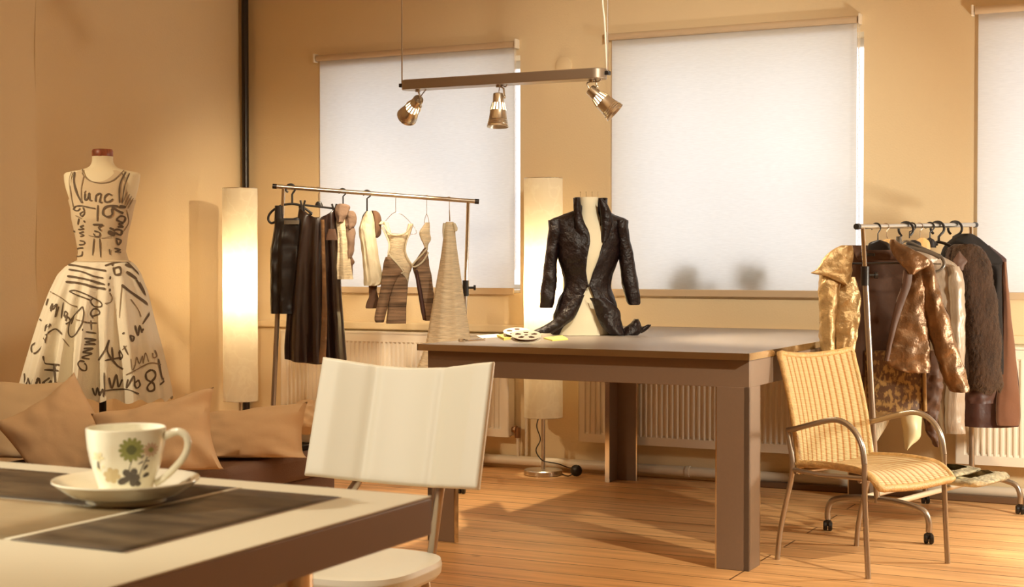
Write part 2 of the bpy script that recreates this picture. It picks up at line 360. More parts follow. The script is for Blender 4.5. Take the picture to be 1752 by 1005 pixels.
def cloth(mb, rows, z, hd=.03, n=40, nv=36, pleat=0, freq=9, crum=0, cs=14, tilt=0, mi=0, grow=True, caps=True, dz=None, ph=0.):
    """closed flattened tube of cloth; rows = (py, pxl, pxr[, half-depth]) measured in the photograph at camera depth z"""
    R = []
    rows = [tuple(r) if len(r) > 3 else (*r, hd) for r in rows]
    for j in range(nv+1):
        t = j/nv
        py, xl, xr, h = lerp_rows(rows, t)
        zz = z + (dz[0] + (dz[1]-dz[0])*t if dz else 0)
        ring = []
        amp = pleat*(t if grow else 1)
        for i in range(n):
            a = 2*PI*i/n
            ca, sa = math.cos(a), math.sin(a)
            k = 1 + amp*math.sin(freq*a + ph + .6*math.sin(3*a))
            u = math.copysign(abs(ca)**.85, ca); v = math.copysign(abs(sa)**.85, sa)
            p = D((xl+xr)/2 + (xr-xl)/2*u*(1+amp*.25*math.sin(freq*a+ph)), py, zz) - FH*(h*v*k) + FH*(tilt*u)
            if crum:
                e = fbm(p, cs); p = p - FH*(crum*e*(1 if v > 0 else -1)) + RV*(crum*.5*fbm(p+Vector((7, 3, 1)), cs))*(1 if abs(u) > .4 else .4)
            ring.append(p)
        R.append(ring)
    return mb.rings(R, True, caps, mi)
def sheet(mb, rows, z, bulge=.03, n=20, nv=24, crum=0, cs=16, tilt=0, mi=0, zrow=None):
    """single layer of cloth between two edges, rows = (py, pxl, pxr)"""
    def fn(u, v):
        py, xl, xr = lerp_rows(rows, v)
        zz = z + (zrow[0] + (zrow[1]-zrow[0])*v if zrow else 0)
        p = D(xl + (xr-xl)*u, py, zz) - FH*(bulge*(1-(2*u-1)**2)) + FH*(tilt*(2*u-1))
        if crum: p = p - FH*(crum*fbm(p, cs)) + RV*(crum*.3*fbm(p+Vector((5, 1, 2)), cs))
        return p
    return mb.grid(fn, n, nv, mi)

# ================================================================== ROOM
XL, XN, XR, YR, ZC = -6.28, -6.06, 3.6, -2.2, 3.35
struct(MB().box((XL-.3, YR-.3, -.1), (XR+.3, WY+.4, 0)).build('floor', M['floor'], flat=True), 'pale wooden plank floor running along the windows', 'floor')
struct(MB().box((XL-.3, YR-.3, ZC), (XR+.3, WY+.4, ZC+.1)).build('ceiling', M['ceil'], flat=True), 'pale painted ceiling above the studio', 'ceiling')
OPEN = [(-5.66, -4.16), (-3.52, -2.0), (-1.375, .16)]     # window openings
Z0, Z1 = 1.105, 2.60
mb = MB(); T = .36
xs = [XL-.3] + [v for p in OPEN for v in p] + [XR+.3]
for i in range(0, len(xs), 2): mb.box((xs[i], WY, 0), (xs[i+1], WY+T, ZC))
for a, b_ in OPEN:
    mb.box((a, WY, 0), (b_, WY+T, Z0)); mb.box((a, WY, Z1), (b_, WY+T, ZC))
struct(mb.build('wall_back', M['wall'], flat=True), 'plastered wall with three covered windows', 'wall')
YE = 6.25
struct(MB().box((XL-.3, YE, 0), (XL, WY, ZC)).build('wall_left', M['wall'], flat=True), 'recessed plaster wall behind the dressed form', 'wall')
mb = MB(); mb.grid(lambda u, v: Vector((XN + (.012*noise.noise(Vector((1, u*3, v*6))) if u > .9 else 0), YR + (YE-YR+.008*noise.noise(Vector((3, 1, v*9))))*u, ZC*v)), 20, 60)
mb.grid(lambda u, v: Vector((XN - (XN-XL+.02)*u, YE+.008*noise.noise(Vector((3, 1, v*9)))*(1-u), ZC*v)), 2, 60)
struct(mb.build('wall_left_near', M['wall']), 'nearer plaster wall ending in a rough corner', 'wall')
struct(MB().box((XR, YR, 0), (XR+.3, WY, ZC)).build('wall_right', M['wall'], flat=True), 'plain plaster side wall opposite the dressed form', 'wall')
struct(MB().box((XL, YR-.3, 0), (XR, YR, ZC)).build('wall_front', M['wall'], flat=True), 'plain plaster wall facing the windows', 'wall')
# ledge (wall is thicker under the windows) and low strip
mb = MB(); mb.box((XL, WY-.045, .855), (XR, WY, .905)); mb.box((XL, WY-.02, 0), (XR, WY, .86))
struct(mb.build('trim_1', M['wall'], bevel=.012), 'painted ledge running along the wall under the windows', 'trim')
struct(MB().box((-2.7, WY-.12, 0), (XR, WY-.02, .035)).build('trim_2', M['dark_trim'], bevel=.006), 'low brown floor strip along the window wall', 'trim')
for i, (a, b_) in enumerate(OPEN):
    Y = WY+.24
    mb = MB(); t = .05
    mb.box((a, Y, Z0), (a+t, Y+.05, Z1)); mb.box((b_-t, Y, Z0), (b_, Y+.05, Z1)); mb.box((a, Y, Z0), (b_, Y+.05, Z0+t)); mb.box((a, Y, Z1-t), (b_, Y+.05, Z1))
    mb.box(((a+b_)/2-.03, Y, Z0), ((a+b_)/2+.03, Y+.05, Z1))
    wo = mb.build(f'window_{i+1}', M['frame_w'], flat=True); struct(wo, 'white framed window hidden behind a roller blind', 'window')
    MB().box((a+t, Y+.02, Z0+t), (b_-t, Y+.026, Z1-t)).build('pane', M['glass'], wo, flat=True)
    MB().box((a, WY+.0, Z0-.0), (b_, Y, Z0+.02)).build('sill', M['frame_w'], wo, bevel=.004)
# ------------------------------------------------------------------ roller blinds
BL = [(-5.685, -4.165, 'cream roller blind behind the hanging track light and the clothes rail'), (-3.565, -2.01, 'widest visible cream roller blind with plant silhouettes, behind the jacket bust'), (-1.408, .2, 'cream roller blind cut off by the picture edge, beside the coats rail')]
for a, b_, lb in BL:
    r = empty('roller_blind', ((a+b_)/2, WY-.03, 1.1), lb, 'blind', 'roller blinds')
    MB().tube([(a+.02, WY-.03, 2.668), (b_-.02, WY-.03, 2.668)], .021, 16).build('roller_tube', M['blindtube'], r)
    for x in (a, b_-.012): MB().box((x, WY-.055, 2.64), (x+.012, WY, 2.698)).build('bracket', M['white_paint'], r, bevel=.003)
    mb = MB()
    mb.grid(lambda u, v: Vector((a+.035+(b_-a-.06)*u, WY-.02+.002*noise.noise(Vector((u*3, v*2, a))), 1.135+1.53*v)), 30, 30)
    mb.build('fabric', M['blind'], r)
    MB().box((a+.03, WY-.026, 1.095), (b_-.03, WY-.012, 1.137)).build('bottom_bar', M['blindtube'], r, bevel=.004)
    x = b_-.012
    mb = MB()
    for dx in (0, .008): mb.tube([(x+dx, WY-.045, 2.66), (x+dx, WY-.045, 1.25)], .0016, 6)
    for k in range(70): mb.ball((x+.004*(k % 2)*2, WY-.045, 1.26+k*.02), .003, 6)
    mb.build('bead_chain', M['white_paint'], r)
# plants on the sill behind the second blind
def sill_plant(px, py, rad, lb, squash=1., stem=False, gr=None):
    c = onY(px, py, WY+.045); base = Z0+.02
    r = empty('potted_plant', (c.x, c.y, base), lb, 'plant', 'plants behind the blind')
    h = max(c.z-base, .1)
    ph = min(.12, h*.5)
    MB().lathe([(rad*.42, base), (rad*.55, base+ph), (rad*.5, base+ph), (rad*.48, base+ph*.9)], (c.x, c.y, 0), 20).build('pot', M['pot'], r)
    mb = MB(); rnd = random.Random(int(px))
    mb.tube([(c.x, c.y, base+ph*.9), (c.x+.005, c.y, c.z)], .006, 6)
    for k in range(170):
        d = Vector((rnd.gauss(0, 1), rnd.gauss(0, .45), rnd.gauss(0, 1)*squash)).normalized()*rad*rnd.uniform(.35, 1)
        d.y = max(min(d.y, .035), -.035)
        p = c + d; q = d.normalized(); t = q.cross(Vector((rnd.random(), rnd.random(), rnd.random()))).normalized()
        l = rad*.5
        mb.add([p-q*l*.5, p+t*l*.28, p+q*l*.5, p-t*l*.28], [(0, 1, 2, 3)])
    mb.build('foliage', M['plant'], r, solid=.002)
sill_plant(1177, 480, .098, 'rounded plant silhouette behind the middle blind, largest of its row')
sill_plant(1221, 488, .036, 'smallest plant silhouette behind the blind, between two bigger ones', 1.2)
sill_plant(1290, 472, .095, 'spreading plant silhouette behind the blind, nearest the coats rail', .7)
tag(MB().lathe([(.0, 0), (.055, 0), (.055, .008), (.045, .012), (0, .012)], onY(965, 112, WY), 28, (0, -1, 0)).build('wall_cover', M['wall']), 'round blank cover plate high on the wall between two blinds', 'cover plate')
# dark vertical pipe in the corner
tag(MB().tube([(XL+.045, WY-.06, 0), (XL+.045, WY-.06, ZC)], .024, 14).build('vertical_pipe', M['blackpipe']), 'black vertical pipe in the corner behind the paper floor lamp', 'pipe')
# heating pipe at floor level
pp = empty('heating_pipe', (-3, WY-.055, 0), 'cream heating pipe running along the floor under the radiators', 'pipe')
MB().tube([(XL+.1, WY-.055, .055), (XR-.1, WY-.055, .055)], .03, 14).build('pipe_run', M['pipe_paint'], pp)
for x in (-5, -3.02, -.6): MB().tube([(x-.012, WY-.055, .055), (x+.012, WY-.055, .055)], .034, 14).build('clip', M['pipe_paint'], pp)
# ------------------------------------------------------------------ radiators
def radiator(a, b_, lb, z0=.205, z1=.845, valve=True):
    y0, y1 = WY-.125, WY-.045
    r = empty('radiator', ((a+b_)/2, WY-.09, z0), lb, 'radiator', 'panel radiators under the windows')
    P = .0333; n = int((b_-a-.06)/P); st = a + ((b_-a)-n*P)/2
    xs = [(a, 0)]
    for k in range(n): x = st+k*P; xs += [(x+.004, 0), (x+.009, .011), (x+.024, .011), (x+.029, 0)]
    xs.append((b_, 0))
    mb = MB(); zs = [(z0, 0), (z0+.05, 0), (z0+.062, 1), (z1-.075, 1), (z1-.063, 0), (z1-.012, 0)]
    mb.grid(lambda u, v: Vector((xs[round(u*(len(xs)-1))][0], y0+xs[round(u*(len(xs)-1))][1]*zs[round(v*5)][1], zs[round(v*5)][0])), len(xs)-1, 5)
    mb.box((a, y0+.012, z0), (b_, y0+.022, z1-.012))
    mb.build('front_panel', M['white_paint'], r)
    MB().box((a, y1-.012, z0), (b_, y1, z1-.012)).build('rear_panel', M['white_paint'], r)
    for x in (a-.002, b_-.002): MB().box((x, y0, z0+.01), (x+.004, y1, z1-.005)).build('side_cover', M['white_paint'], r)
    mb = MB(); mb.box((a, y0, z1-.014), (b_, y0+.018, z1)); mb.box((a, y1-.018, z1-.014), (b_, y1, z1)); 
    k = a
    while k < b_-.004: mb.box((k, y0+.018, z1-.008), (k+.006, y1-.018, z1-.002)); k += .018
    mb.build('top_grille', M['white_paint'], r)
    for x in (a+.2, b_-.2): MB().box((x-.015, y1, z0+.1), (x+.015, WY-.022, z1-.1)).build('wall_bracket', M['white_paint'], r)
    if valve:
        x = b_
        mb = MB(); mb.tube([(x, y0+.05, z0+.045), (x+.045, y0+.05, z0+.045)], .017, 12); mb.tube([(x+.02, y0+.05, z0+.045), (x+.032, y0+.05, z0+.045)], .026, 8)
        mb.tube([(x+.04, y0+.05, z0+.06), (x+.04, y0+.05, z0-.005)], .019, 12)
        mb.build('valve', M['brass'], r)
        MB().tube([(x+.04, y0+.05, z0), (x+.04, y0+.055, .15), (x+.035, WY-.055, .06)], .011, 10, smooth=5).build('feed_pipe', M['pipe_paint'], r)
        MB().tube([(x+.085, WY-.04, .86), (x+.085, WY-.04, .09)], .011, 10).build('riser_pipe', M['pipe_paint'], r)
radiator(-5.90, -4.18, 'white ribbed radiator below the first blind, behind the clothes rail')
radiator(-3.70, -2.30, 'white ribbed radiator behind the grey cutting table', valve=False)
radiator(-1.46, -.15, 'bright white ribbed radiator behind the coats rail', valve=False)
# ================================================================== FLOOR LAMPS
def floor_lamp(x, y, lb, cordpath=None, power=60, zb=.352, zt=1.812, R=.118):
    r = empty('floor_lamp', (x, y, 0), lb, 'floor lamp', 'white paper column lamps')
    MB().lathe([(0, 0), (.112, 0), (.118, .004), (.118, .028), (.112, .033), (.02, .035), (0, .035)], (x, y, 0), 40).build('base', M['steel'], r)
    MB().tube([(x, y, .03), (x, y, zb+.05)], .012, 14).build('pole', M['steel'], r)
    mb = MB()
    def fn(u, v):
        a = 2*PI*u; zz = zb+(zt-zb)*v
        e = .003*noise.noise(Vector((math.cos(a)*3, math.sin(a)*3, zz*5+x)))
        return Vector((x+(R+e)*math.cos(a), y+(R+e)*math.sin(a), zz))
    mb.grid(fn, 48, 60, closed_u=True)
    sh = mb.build('lamp_shade', M['paper'], r)
    for zz in (zb+.002, zt-.002): MB().tube([(x+(R-.001)*math.cos(2*PI*k/32), y+(R-.001)*math.sin(2*PI*k/32), zz) for k in range(32)], .0025, 6, closed=True).build('wire_ring', M['steel'], sh)
    mb = MB()
    for k in range(3): mb.tube([(x, y, zb+.04), (x+(R-.001)*math.cos(2*PI*k/3), y+(R-.001)*math.sin(2*PI*k/3), zb+.002)], .002, 6)
    mb.build('wire_spider', M['steel'], sh)
    MB().tube([(x, y, zb+.05), (x, y, 1.10)], .006, 8).build('inner_rod', M['steel'], r)
    if cordpath:
        mb = MB(); mb.tube(cordpath, .0035, 8, smooth=6)
        mb.build('cord', M['black'], r, label='thin black cord')
        c = Vector(cordpath[-3])
        MB().ball(Vector((c.x, c.y, .042)), .036, 16, sc=(1.05, .8, 1)).build('foot_switch', M['black'], r, label='round black foot switch')
    lamp('paper_lamp_bulb', 'POINT', (x, y, 1.17), power, HALO, None, .04)
floor_lamp(-5.82, 7.78, 'glowing white paper column lamp in the corner below the black pipe', None, 17, .412, 1.772, .1105)
bx, by = -3.90, 8.25
floor_lamp(bx, by, 'white paper column lamp standing behind the grey table and jacket bust',
           [(bx-.012, by-.02, .37), (bx-.03, by-.03, .3), (bx-.005, by-.03, .22), (bx-.035, by-.03, .15), (bx+.01, by-.04, .095), (bx+.06, by-.04, .085), (bx+.125, by-.05, .08), (bx+.165, by-.02, .06), (bx+.23, by-.02, .045), (bx+.19, by-.04, .01), (bx+.1, by+.05, .006)], 26)
# ================================================================== TRACK LIGHT
tl = empty('track_light', (-3.5, 6.9, 2.25), 'brushed metal bar hanging on cables with three lit spot heads', 'track light')
A, B = onY(690, 148, 6.9), onY(1037, 125, 6.9); zb = (A.z+B.z)/2; xa, xb = A.x, B.x
mb = MB(); W2 = .055
pts = []
for k in range(13): a = PI/2 + PI*k/12; pts.append((xa+W2+W2*math.cos(a), W2*math.sin(a)))
for k in range(13): a = -PI/2 + PI*k/12; pts.append((xb-W2+W2*math.cos(a), W2*math.sin(a)))
mb.rings([[Vector((x, 6.9+y, zb+dz)) for x, y in pts] for dz in (-.026, .018, .026)])
mb.build('bar', M['bar'], tl, bevel=.004)
for x in (xa-.008, xb+.008):
    mb = MB(); mb.box((x-.012, 6.885, zb-.008), (x+.012, 6.915, zb+.012)); mb.build('cable_clamp', M['black'], tl, bevel=.003)
    MB().tube([(x, 6.9, zb), (x, 6.9, ZC)], .004, 8).build('cable', M['alu'], tl)
MB().tube([(xb+.004, 6.9, zb+.02), (xb-.006, 6.895, zb+.25), (xb-.02, 6.895, zb+.45), (xb-.012, 6.895, ZC)], .0045, 8, smooth=8).build('power_cord', M['white_paint'], tl)
def spot_head(px, ax, power, aim):
    top = Vector((onY(px, 140, 6.9).x, 6.9, zb-.026)); ax = Vector(ax).normalized()
    c = top + Vector((0, 0, -.055)) + ax*.0       # pivot
    side = ax.cross(Vector((0, 1, 0))).normalized() if abs(ax.y) < .8 else Vector((1, 0, 0))
    n0 = c - ax*.012
    mb = MB()
    mb.lathe([(.0, 0), (.026, 0), (.028, .004), (.030, .05)], n0, 32, ax, caps=False)
    mb.lathe([(.0415, .088), (.047, .135), (.050, .139), (.048, .143), (.052, .149), (.050, .153), (.0545, .159), (.053, .163), (.057, .175), (.054, .175), (.045, .135), (.039, .088), (.0415, .088)], n0, 32, ax, caps=False)
    u = ax.orthogonal().normalized(); v = ax.cross(u)
    for k in range(14):
        d = u*math.cos(2*PI*k/14) + v*math.sin(2*PI*k/14)
        mb.tube([n0+ax*.049+d*.0295, n0+ax*.089+d*.0405], .0042, 6)
    h = mb.build('spot_head', M['steel'], tl)
    MB().lathe([(0, .03), (.018, .035), (.026, .06), (.034, .09), (.036, .10), (0, .102)], n0, 24, ax).build('bulb', M['glow'], h, label='lit glowing bulb')
    pv = n0 + ax*.02 + side*.034
    mb = MB(); mb.tube([top, top+Vector((0, 0, -.012))], .014, 12); mb.tube([top, top+side*.03+Vector((0, 0, -.02)), pv], .005, 8); mb.ball(pv, .009, 10)
    mb.build('bracket', M['steel'], h)
    MB().tube([n0, n0-ax*.03+Vector((.01, 0, .01)), top+Vector((.04, 0, -.01)), top+Vector((.05, 0, .002))], .003, 6, smooth=6).build('lead', M['alu'], h)
    if power: lamp('track_spot', 'SPOT', n0+ax*.11, power, HALO, n0+ax*3, .03, 76, .7)
spot_head(715, (-.72, .52, -.46), 95, None)
spot_head(853, (.02, -.1, -1), 110, None)
spot_head(1012, (.62, .2, -.62), 130, None)
# ================================================================== CUTTING TABLE
c0 = Vector((-3.46, 6.06)); RZ = math.radians(-.6)
TX, TY, TZ = 1.557, 2.22, .918
def tb(x, y, z): R = Matrix.Rotation(RZ, 3, 'Z') @ Vector((x, y, 0)); return Vector((c0.x+R.x, c0.y+R.y, z))
def tbox(mb, lo, hi, mi=0):
    (x0, y0, z0), (x1, y1, z1) = lo, hi
    return mb.add([tb(*p) for p in ((x0,y0,z0),(x1,y0,z0),(x1,y1,z0),(x0,y1,z0),(x0,y0,z1),(x1,y0,z1),(x1,y1,z1),(x0,y1,z1))], [(3,2,1,0),(4,5,6,7),(0,1,5,4),(1,2,6,5),(2,3,7,6),(3,0,4,7)], mi)
ct = empty('cutting_table', tb(TX/2, TY/2, 0), 'large grey cutting table with steel-edged top, carrying the jacket bust', 'table')
tbox(MB(), (-.035, -.035, TZ-.006), (TX+.009, TY+.03, TZ)).build('table_top', M['tabletop'], ct, bevel=.002)
mb = MB(); e = .037
tbox(mb, (-e, -e, TZ-.028), (TX+.011, -e+.006, TZ+.001)); tbox(mb, (-e, TY+.03, TZ-.028), (TX+.011, TY+.036, TZ+.001))
tbox(mb, (-e, -e, TZ-.028), (-e+.006, TY+.036, TZ+.001)); tbox(mb, (TX+.005, -e, TZ-.028), (TX+.011, TY+.036, TZ+.001))
mb.build('steel_edge', M['chrome'], ct, label='polished steel edge')
mb = MB(); zt, zl = TZ-.03, TZ-.145
tbox(mb, (.0, 0, zl), (TX, .022, zt)); tbox(mb, (0, TY-.022, zl), (TX, TY, zt)); tbox(mb, (0, .022, zl), (.022, TY-.022, zt)); tbox(mb, (TX-.022, .022, zl), (TX, TY-.022, zt)); tbox(mb, (.02, .02, zt-.01), (TX-.02, TY-.02, zt+.02))
mb.build('apron', M['tablegrey'], ct, bevel=.002)
LW = .145; LT = .022
for sx in (0, 1):
    for sy in (0, 1):
        mb = MB()
        x0, x1 = (0, LW) if sx == 0 else (TX-LW, TX); y0, y1 = (0, LW) if sy == 0 else (TY-LW, TY)
        ya, yb = (0, LT) if sy == 0 else (TY-LT, TY); xa_, xb_ = (0, LT) if sx == 0 else (TX-LT, TX)
        g = .0015
        tbox(mb, (x0-g, ya-g, 0), (x1+g, yb+g, zl+.001)); tbox(mb, (xa_-g, y0-g, 0), (xb_+g, y1+g, zl+.001))
        lg = mb.build('leg', M['tablegrey'], ct, bevel=.002)
        mb = MB()
        ex = x1 if sx == 0 else x0; ey = y1 if sy == 0 else y0
        tbox(mb, (ex-.002, ya-.003, 0), (ex+.004, yb+.003, zl)); tbox(mb, (xa_-.003, ey-.002, 0), (xb_+.003, ey+.004, zl))
        mb.build('edge_strip', M['chrome'], lg, label='shiny metal edge strip')
# ------------------------------------------------------------------ things on the table
def reel(px, py, z, lb, r=.07, th=.016, tiltv=(0, 0, 1)):
    c = onZ(px, py, z); ax = Vector(tiltv).normalized()
    u = ax.orthogonal().normalized(); v = ax.cross(u)
    root = empty('film_reel', (c.x, c.y, z), lb, 'film reel', 'film reels on the table')
    for dz, in ((0,), (th,)):
        mb = MB(); n = 60; holes = 5
        # flange disc with five holes: rings of polar grid, skipping hole cells
        rr = [.009, .02, .026, .034, .042, .050, .056, .0635, r]
        for i in range(len(rr)-1):
            for j in range(n):
                am = 2*PI*(j+.5)/n; rm = (rr[i]+rr[i+1])/2
                k = round(am/(2*PI/holes)); ha = k*2*PI/holes; hx, hy = .041*math.cos(ha), .041*math.sin(ha)
                if math.hypot(rm*math.cos(am)-hx, rm*math.sin(am)-hy) < .0145: continue
                q = []
                for rad, jj in ((rr[i], j), (rr[i+1], j), (rr[i+1], j+1), (rr[i], j+1)):
                    a = 2*PI*jj/n; q.append(c + u*rad*math.cos(a) + v*rad*math.sin(a) + ax*(dz+.0015))
                mb.add(q, [(0, 1, 2, 3)])
        mb.build('flange', M['reel'], root, solid=.0018, flat=True)
    MB().lathe([(.012, .002), (.055, .002), (.055, th-.001), (.012, th-.001)], c, 40, ax).build('wound_film', M['brown_cloth'], root)
RT = (.11, -.22, 1)
reel(885, 573.5, TZ+.020, 'white film reel lying under the other reel, farther from the edge', .07, tiltv=RT)
reel(900, 579.5, TZ+.026, 'white film reel on top, tilted over the other reel beside the jacket tail', .07, tiltv=(.13, -.25, 1))
def flat_poly(name, px, z, th, mt, lb, cat):
    P = [onZ(x, y, z) for x, y in px]; mb = MB(); n = len(P)
    mb.rings([P, [p+Vector((0, 0, th)) for p in P]])
    return tag(mb.build(name, mt, flat=True), lb, cat)
flat_poly('yellow_packet', [(850, 577), (880, 574.5), (892, 579), (862, 583)], TZ, .012, M['yellow'], 'yellow packet lying beside the film reels', 'packet')
flat_poly('paper_sheet', [(815, 575), (852, 572), (868, 577), (825, 580)], TZ, .002, M['paperwhite'], 'white paper sheet beside the packet on the table', 'paper')
flat_poly('fabric_swatch', [(930, 580), (962, 576), (972, 582), (945, 584)], TZ, .006, M['yellow'], 'small yellow fabric scrap near the bust foot', 'fabric')
sc_ = empty('scissors', onZ(805, 583, TZ), 'small shiny scissors at the table edge near the paper', 'scissors')
for s_ in (-1, 1):
    mb = MB(); a = onZ(800, 583, TZ+.004); b1 = onZ(830, 581+s_*1.2, TZ+.004); a2 = onZ(790, 583+s_*1.5, TZ+.004)
    mb.tube([b1, a, a2], [.002, .004, .003], 8)
    mb.tube([a2+Vector((.014*math.cos(k*PI/6), .014*math.sin(k*PI/6), .001)) for k in range(12)], .0035, 6, closed=True)
    mb.build('blade', M['chrome'], sc_)
# ================================================================== DRESS FORM WITH WRITTEN DRESS
ZD = 7.5
frow = [(268, 158, 193, .05), (278, 157.5, 193.5, .05), (286, 152, 200, .055), (291, 138, 213, .065), (296, 113, 237, .075), (306, 110, 239, .085), (322, 113, 236, .095), (340, 119, 231, .10), (357, 124, 226, .11), (375, 126, 222, .115), (400, 131, 216, .10), (430, 137, 212, .09), (448, 135, 218, .095), (480, 122, 232, .11), (520, 118, 236, .11), (540, 130, 225, .09)]
fb = D(175, 540, ZD)
df = empty('dress_form', (fb.x, fb.y, 0), 'cream dress form with red wooden neck cap wearing the written dress', 'dress form')
def frow_at(py):
    for i in range(len(frow)-1):
        if frow[i][0] <= py <= frow[i+1][0]:
            u = (py-frow[i][0])/(frow[i+1][0]-frow[i][0]); u2 = u
            return [p+(q-p)*u2 for p, q in zip(frow[i], frow[i+1])]
    return frow[-1]
def loft_form(mb, rows, z, n=48, grow=0, sub=5, pw=.9):
    R = []
    tot = (len(rows)-1)*sub
    for j in range(tot+1):
        py, xl, xr, h = lerp_rows(rows, j/tot)
        R.append([D((xl+xr)/2, py, z) + RV*((xr-xl)/2*z/F+grow)*math.copysign(abs(math.cos(a))**pw, math.cos(a)) - FH*(h+grow)*math.sin(a) for a in [2*PI*k/n for k in range(n)]])
    return mb.rings(R)
loft_form(MB(), frow, ZD).build('torso', M['form'], df)
c = D(175.5, 268, ZD)
MB().lathe([(0, -.004), (.049, -.004), (.052, .004), (.052, .026), (.047, .036), (0, .038)], c, 32, (0, 0, 1)).build('neck_cap', M['wood_cap'], df, label='reddish wooden neck cap')
MB().tube([(fb.x, fb.y, .04), (fb.x, fb.y, fb.z)], .018, 14).build('pole', M['black'], df)
mb = MB(); mb.lathe([(0, .03), (.16, .03), (.165, .04), (.05, .06), (.02, .09), (0, .09)], (fb.x, fb.y, 0), 32)
for k in range(4):
    a = PI/4+k*PI/2; mb.ball((fb.x+.14*math.cos(a), fb.y+.14*math.sin(a), .018), .018, 10)
mb.build('base', M['black'], df)
# the dress: one cloth surface in (angle, height); pleats below the waist
krow = [(445, 134, 220, .10), (456, 116, 231, .14), (470, 103, 239, .18), (500, 89, 251, .22), (550, 71, 264, .27), (600, 55, 279, .31), (640, 43, 290, .34), (668, 35, 297, .36), (684, 31, 300, .37)]
def krow_at(py):
    py = min(max(py, 445), 684)
    for i in range(len(krow)-1):
        if krow[i][0] <= py <= krow[i+1][0]:
            u = (py-krow[i][0])/(krow[i+1][0]-krow[i][0]); return [p+(q-p)*u for p, q in zip(krow[i], krow[i+1])]
def dress_pt(a, py, out=0.):
    """a: angle, 0 = front (towards the room), + = photo right"""
    if py < 447:
        _, xl, xr, h = frow_at(py); k = 0; pw = .9; g = .006
    else:
        _, xl, xr, h = krow_at(py); t = min((py-447)/237, 1); k = .17*t**.6; pw = 1.; g = .006
    s_, c_ = math.sin(a), math.cos(a)
    k *= .35 + .65*max(c_, 0)
    rp = 1 + k*(math.sin(17*a + 1.2*math.sin(2*a+.6)) + .5*math.sin(9*a+1))
    s2 = math.copysign(abs(s_)**pw, s_); c2 = math.copysign(abs(c_)**pw, c_)
    hw = (xr-xl)/2*ZD/F*(1 if py < 447 else 1-.07*t) + g + out; hd = h + g + out
    return D((xl+xr)/2, py, ZD) + RV*hw*s2*(1+(rp-1)*.35) - FH*hd*c2*rp
def project(p):
    q = p-CAM; z = q.dot(FV); return 876+F*q.dot(RV)/z, 502.5-F*q.dot(UV_)/z
def dress_at(px, py, lo, hi):
    """the point of the dress front that is seen at a place read off the photograph"""
    r_ = frow_at(py) if py < 447 else krow_at(py)
    hw = (r_[2]-r_[1])/2
    a = math.asin(max(-.95, min(.95, (px-(r_[1]+r_[2])/2)/hw))); q = py
    for _ in range(9):
        x, y = project(dress_pt(a, q, .0035))
        a = max(-1.42, min(1.42, a + .8*(px-x)/(hw*max(.3, math.cos(a))))); q = max(lo, min(hi, q + .9*(py-y)))
    return dress_pt(a, q, .0035)
dr = empty('painted_dress', (fb.x, fb.y, .6), 'white full-skirted dress covered in dark handwriting, worn on the form', 'dress')
def top_at(a):
    s_ = abs(math.sin(a)); front = math.cos(a) > 0
    if s_ < .44: return 313-20*(s_/.44)**2.2 if front else 304-12*(s_/.44)**2
    if s_ < .60: return 292.5
    q = min(1, (s_-.60)/.30); return 292.5+50*q**.6
INK = []
def stroke(pts, wd, T, mi=1):
    sx, sy, sc = T; INK.append(([(sx+x*sc, sy+y*sc) for x, y in pts], wd*sc, mi))
T1 = (20, 240, .2389); T2 = (20, 450, .2488)
for p, wd in [([(505,205),(520,255),(560,290),(640,307),(720,290),(780,240),(805,215)],9), ([(430,225),(412,290),(425,400),(440,480)],8), ([(450,225),(445,300),(470,390),(505,450)],16), ([(515,260),(497,350),(500,440)],8),
  ([(820,225),(780,300),(770,380),(775,450)],14), ([(845,235),(815,310),(800,380),(792,450)],10), ([(830,370),(795,450)],9), ([(845,385),(810,465)],9), ([(860,400),(822,475)],9), ([(872,415),(835,490)],9),
  ([(522,368),(527,372)],24), ([(525,380),(522,425),(540,420),(555,380),(558,425),(575,432)],14), ([(600,440),(605,395),(638,385),(630,440),(650,445)],14), ([(715,395),(690,385),(665,410),(670,440),(700,440),(725,420)],14),
  ([(440,500),(455,475),(500,470),(545,480),(600,490)],12), ([(445,500),(470,505),(490,488)],10), ([(617,465),(612,580)],14), ([(765,475),(700,470),(660,490),(655,530),(690,550),(720,530),(715,490)],18), ([(715,480),(770,510),(800,525)],20), ([(770,475),(820,480)],26),
  ([(510,480),(520,520),(500,545),(490,525),(515,510)],11), ([(455,540),(500,560)],9), ([(480,560),(472,605)],11), ([(515,575),(522,588)],13), ([(475,640),(515,635),(490,620),(515,610)],10), ([(490,690),(515,680),(485,665),(515,655)],10), ([(485,720),(522,725)],10), ([(480,750),(515,745),(522,728)],10), ([(510,770),(475,775),(450,800),(465,830),(500,825),(505,795)],11),
  ([(580,605),(650,605),(622,625),(640,648)],14), ([(590,650),(625,660),(630,685),(600,690),(585,668)],12), ([(590,705),(578,825)],11), ([(630,705),(637,840)],11), ([(700,780),(705,822)],12), ([(735,775),(780,785),(742,800),(785,802)],12), ([(750,715),(765,750),(785,718),(745,705)],14), ([(735,660),(780,680),(790,650),(750,640),(730,655)],16), ([(760,620),(800,622),(770,600),(802,598)],14), ([(750,570),(800,590),(815,555),(780,545),(750,570)],15), ([(690,655),(740,682)],36), ([(700,630),(735,640)],18),
  ([(825,500),(840,590),(800,655)],6), ([(420,610),(432,626)],15), ([(440,650),(450,656)],14), ([(550,682),(640,700),(720,690)],5)]: stroke(p, wd, T1, 1 if wd > 9 else 2)
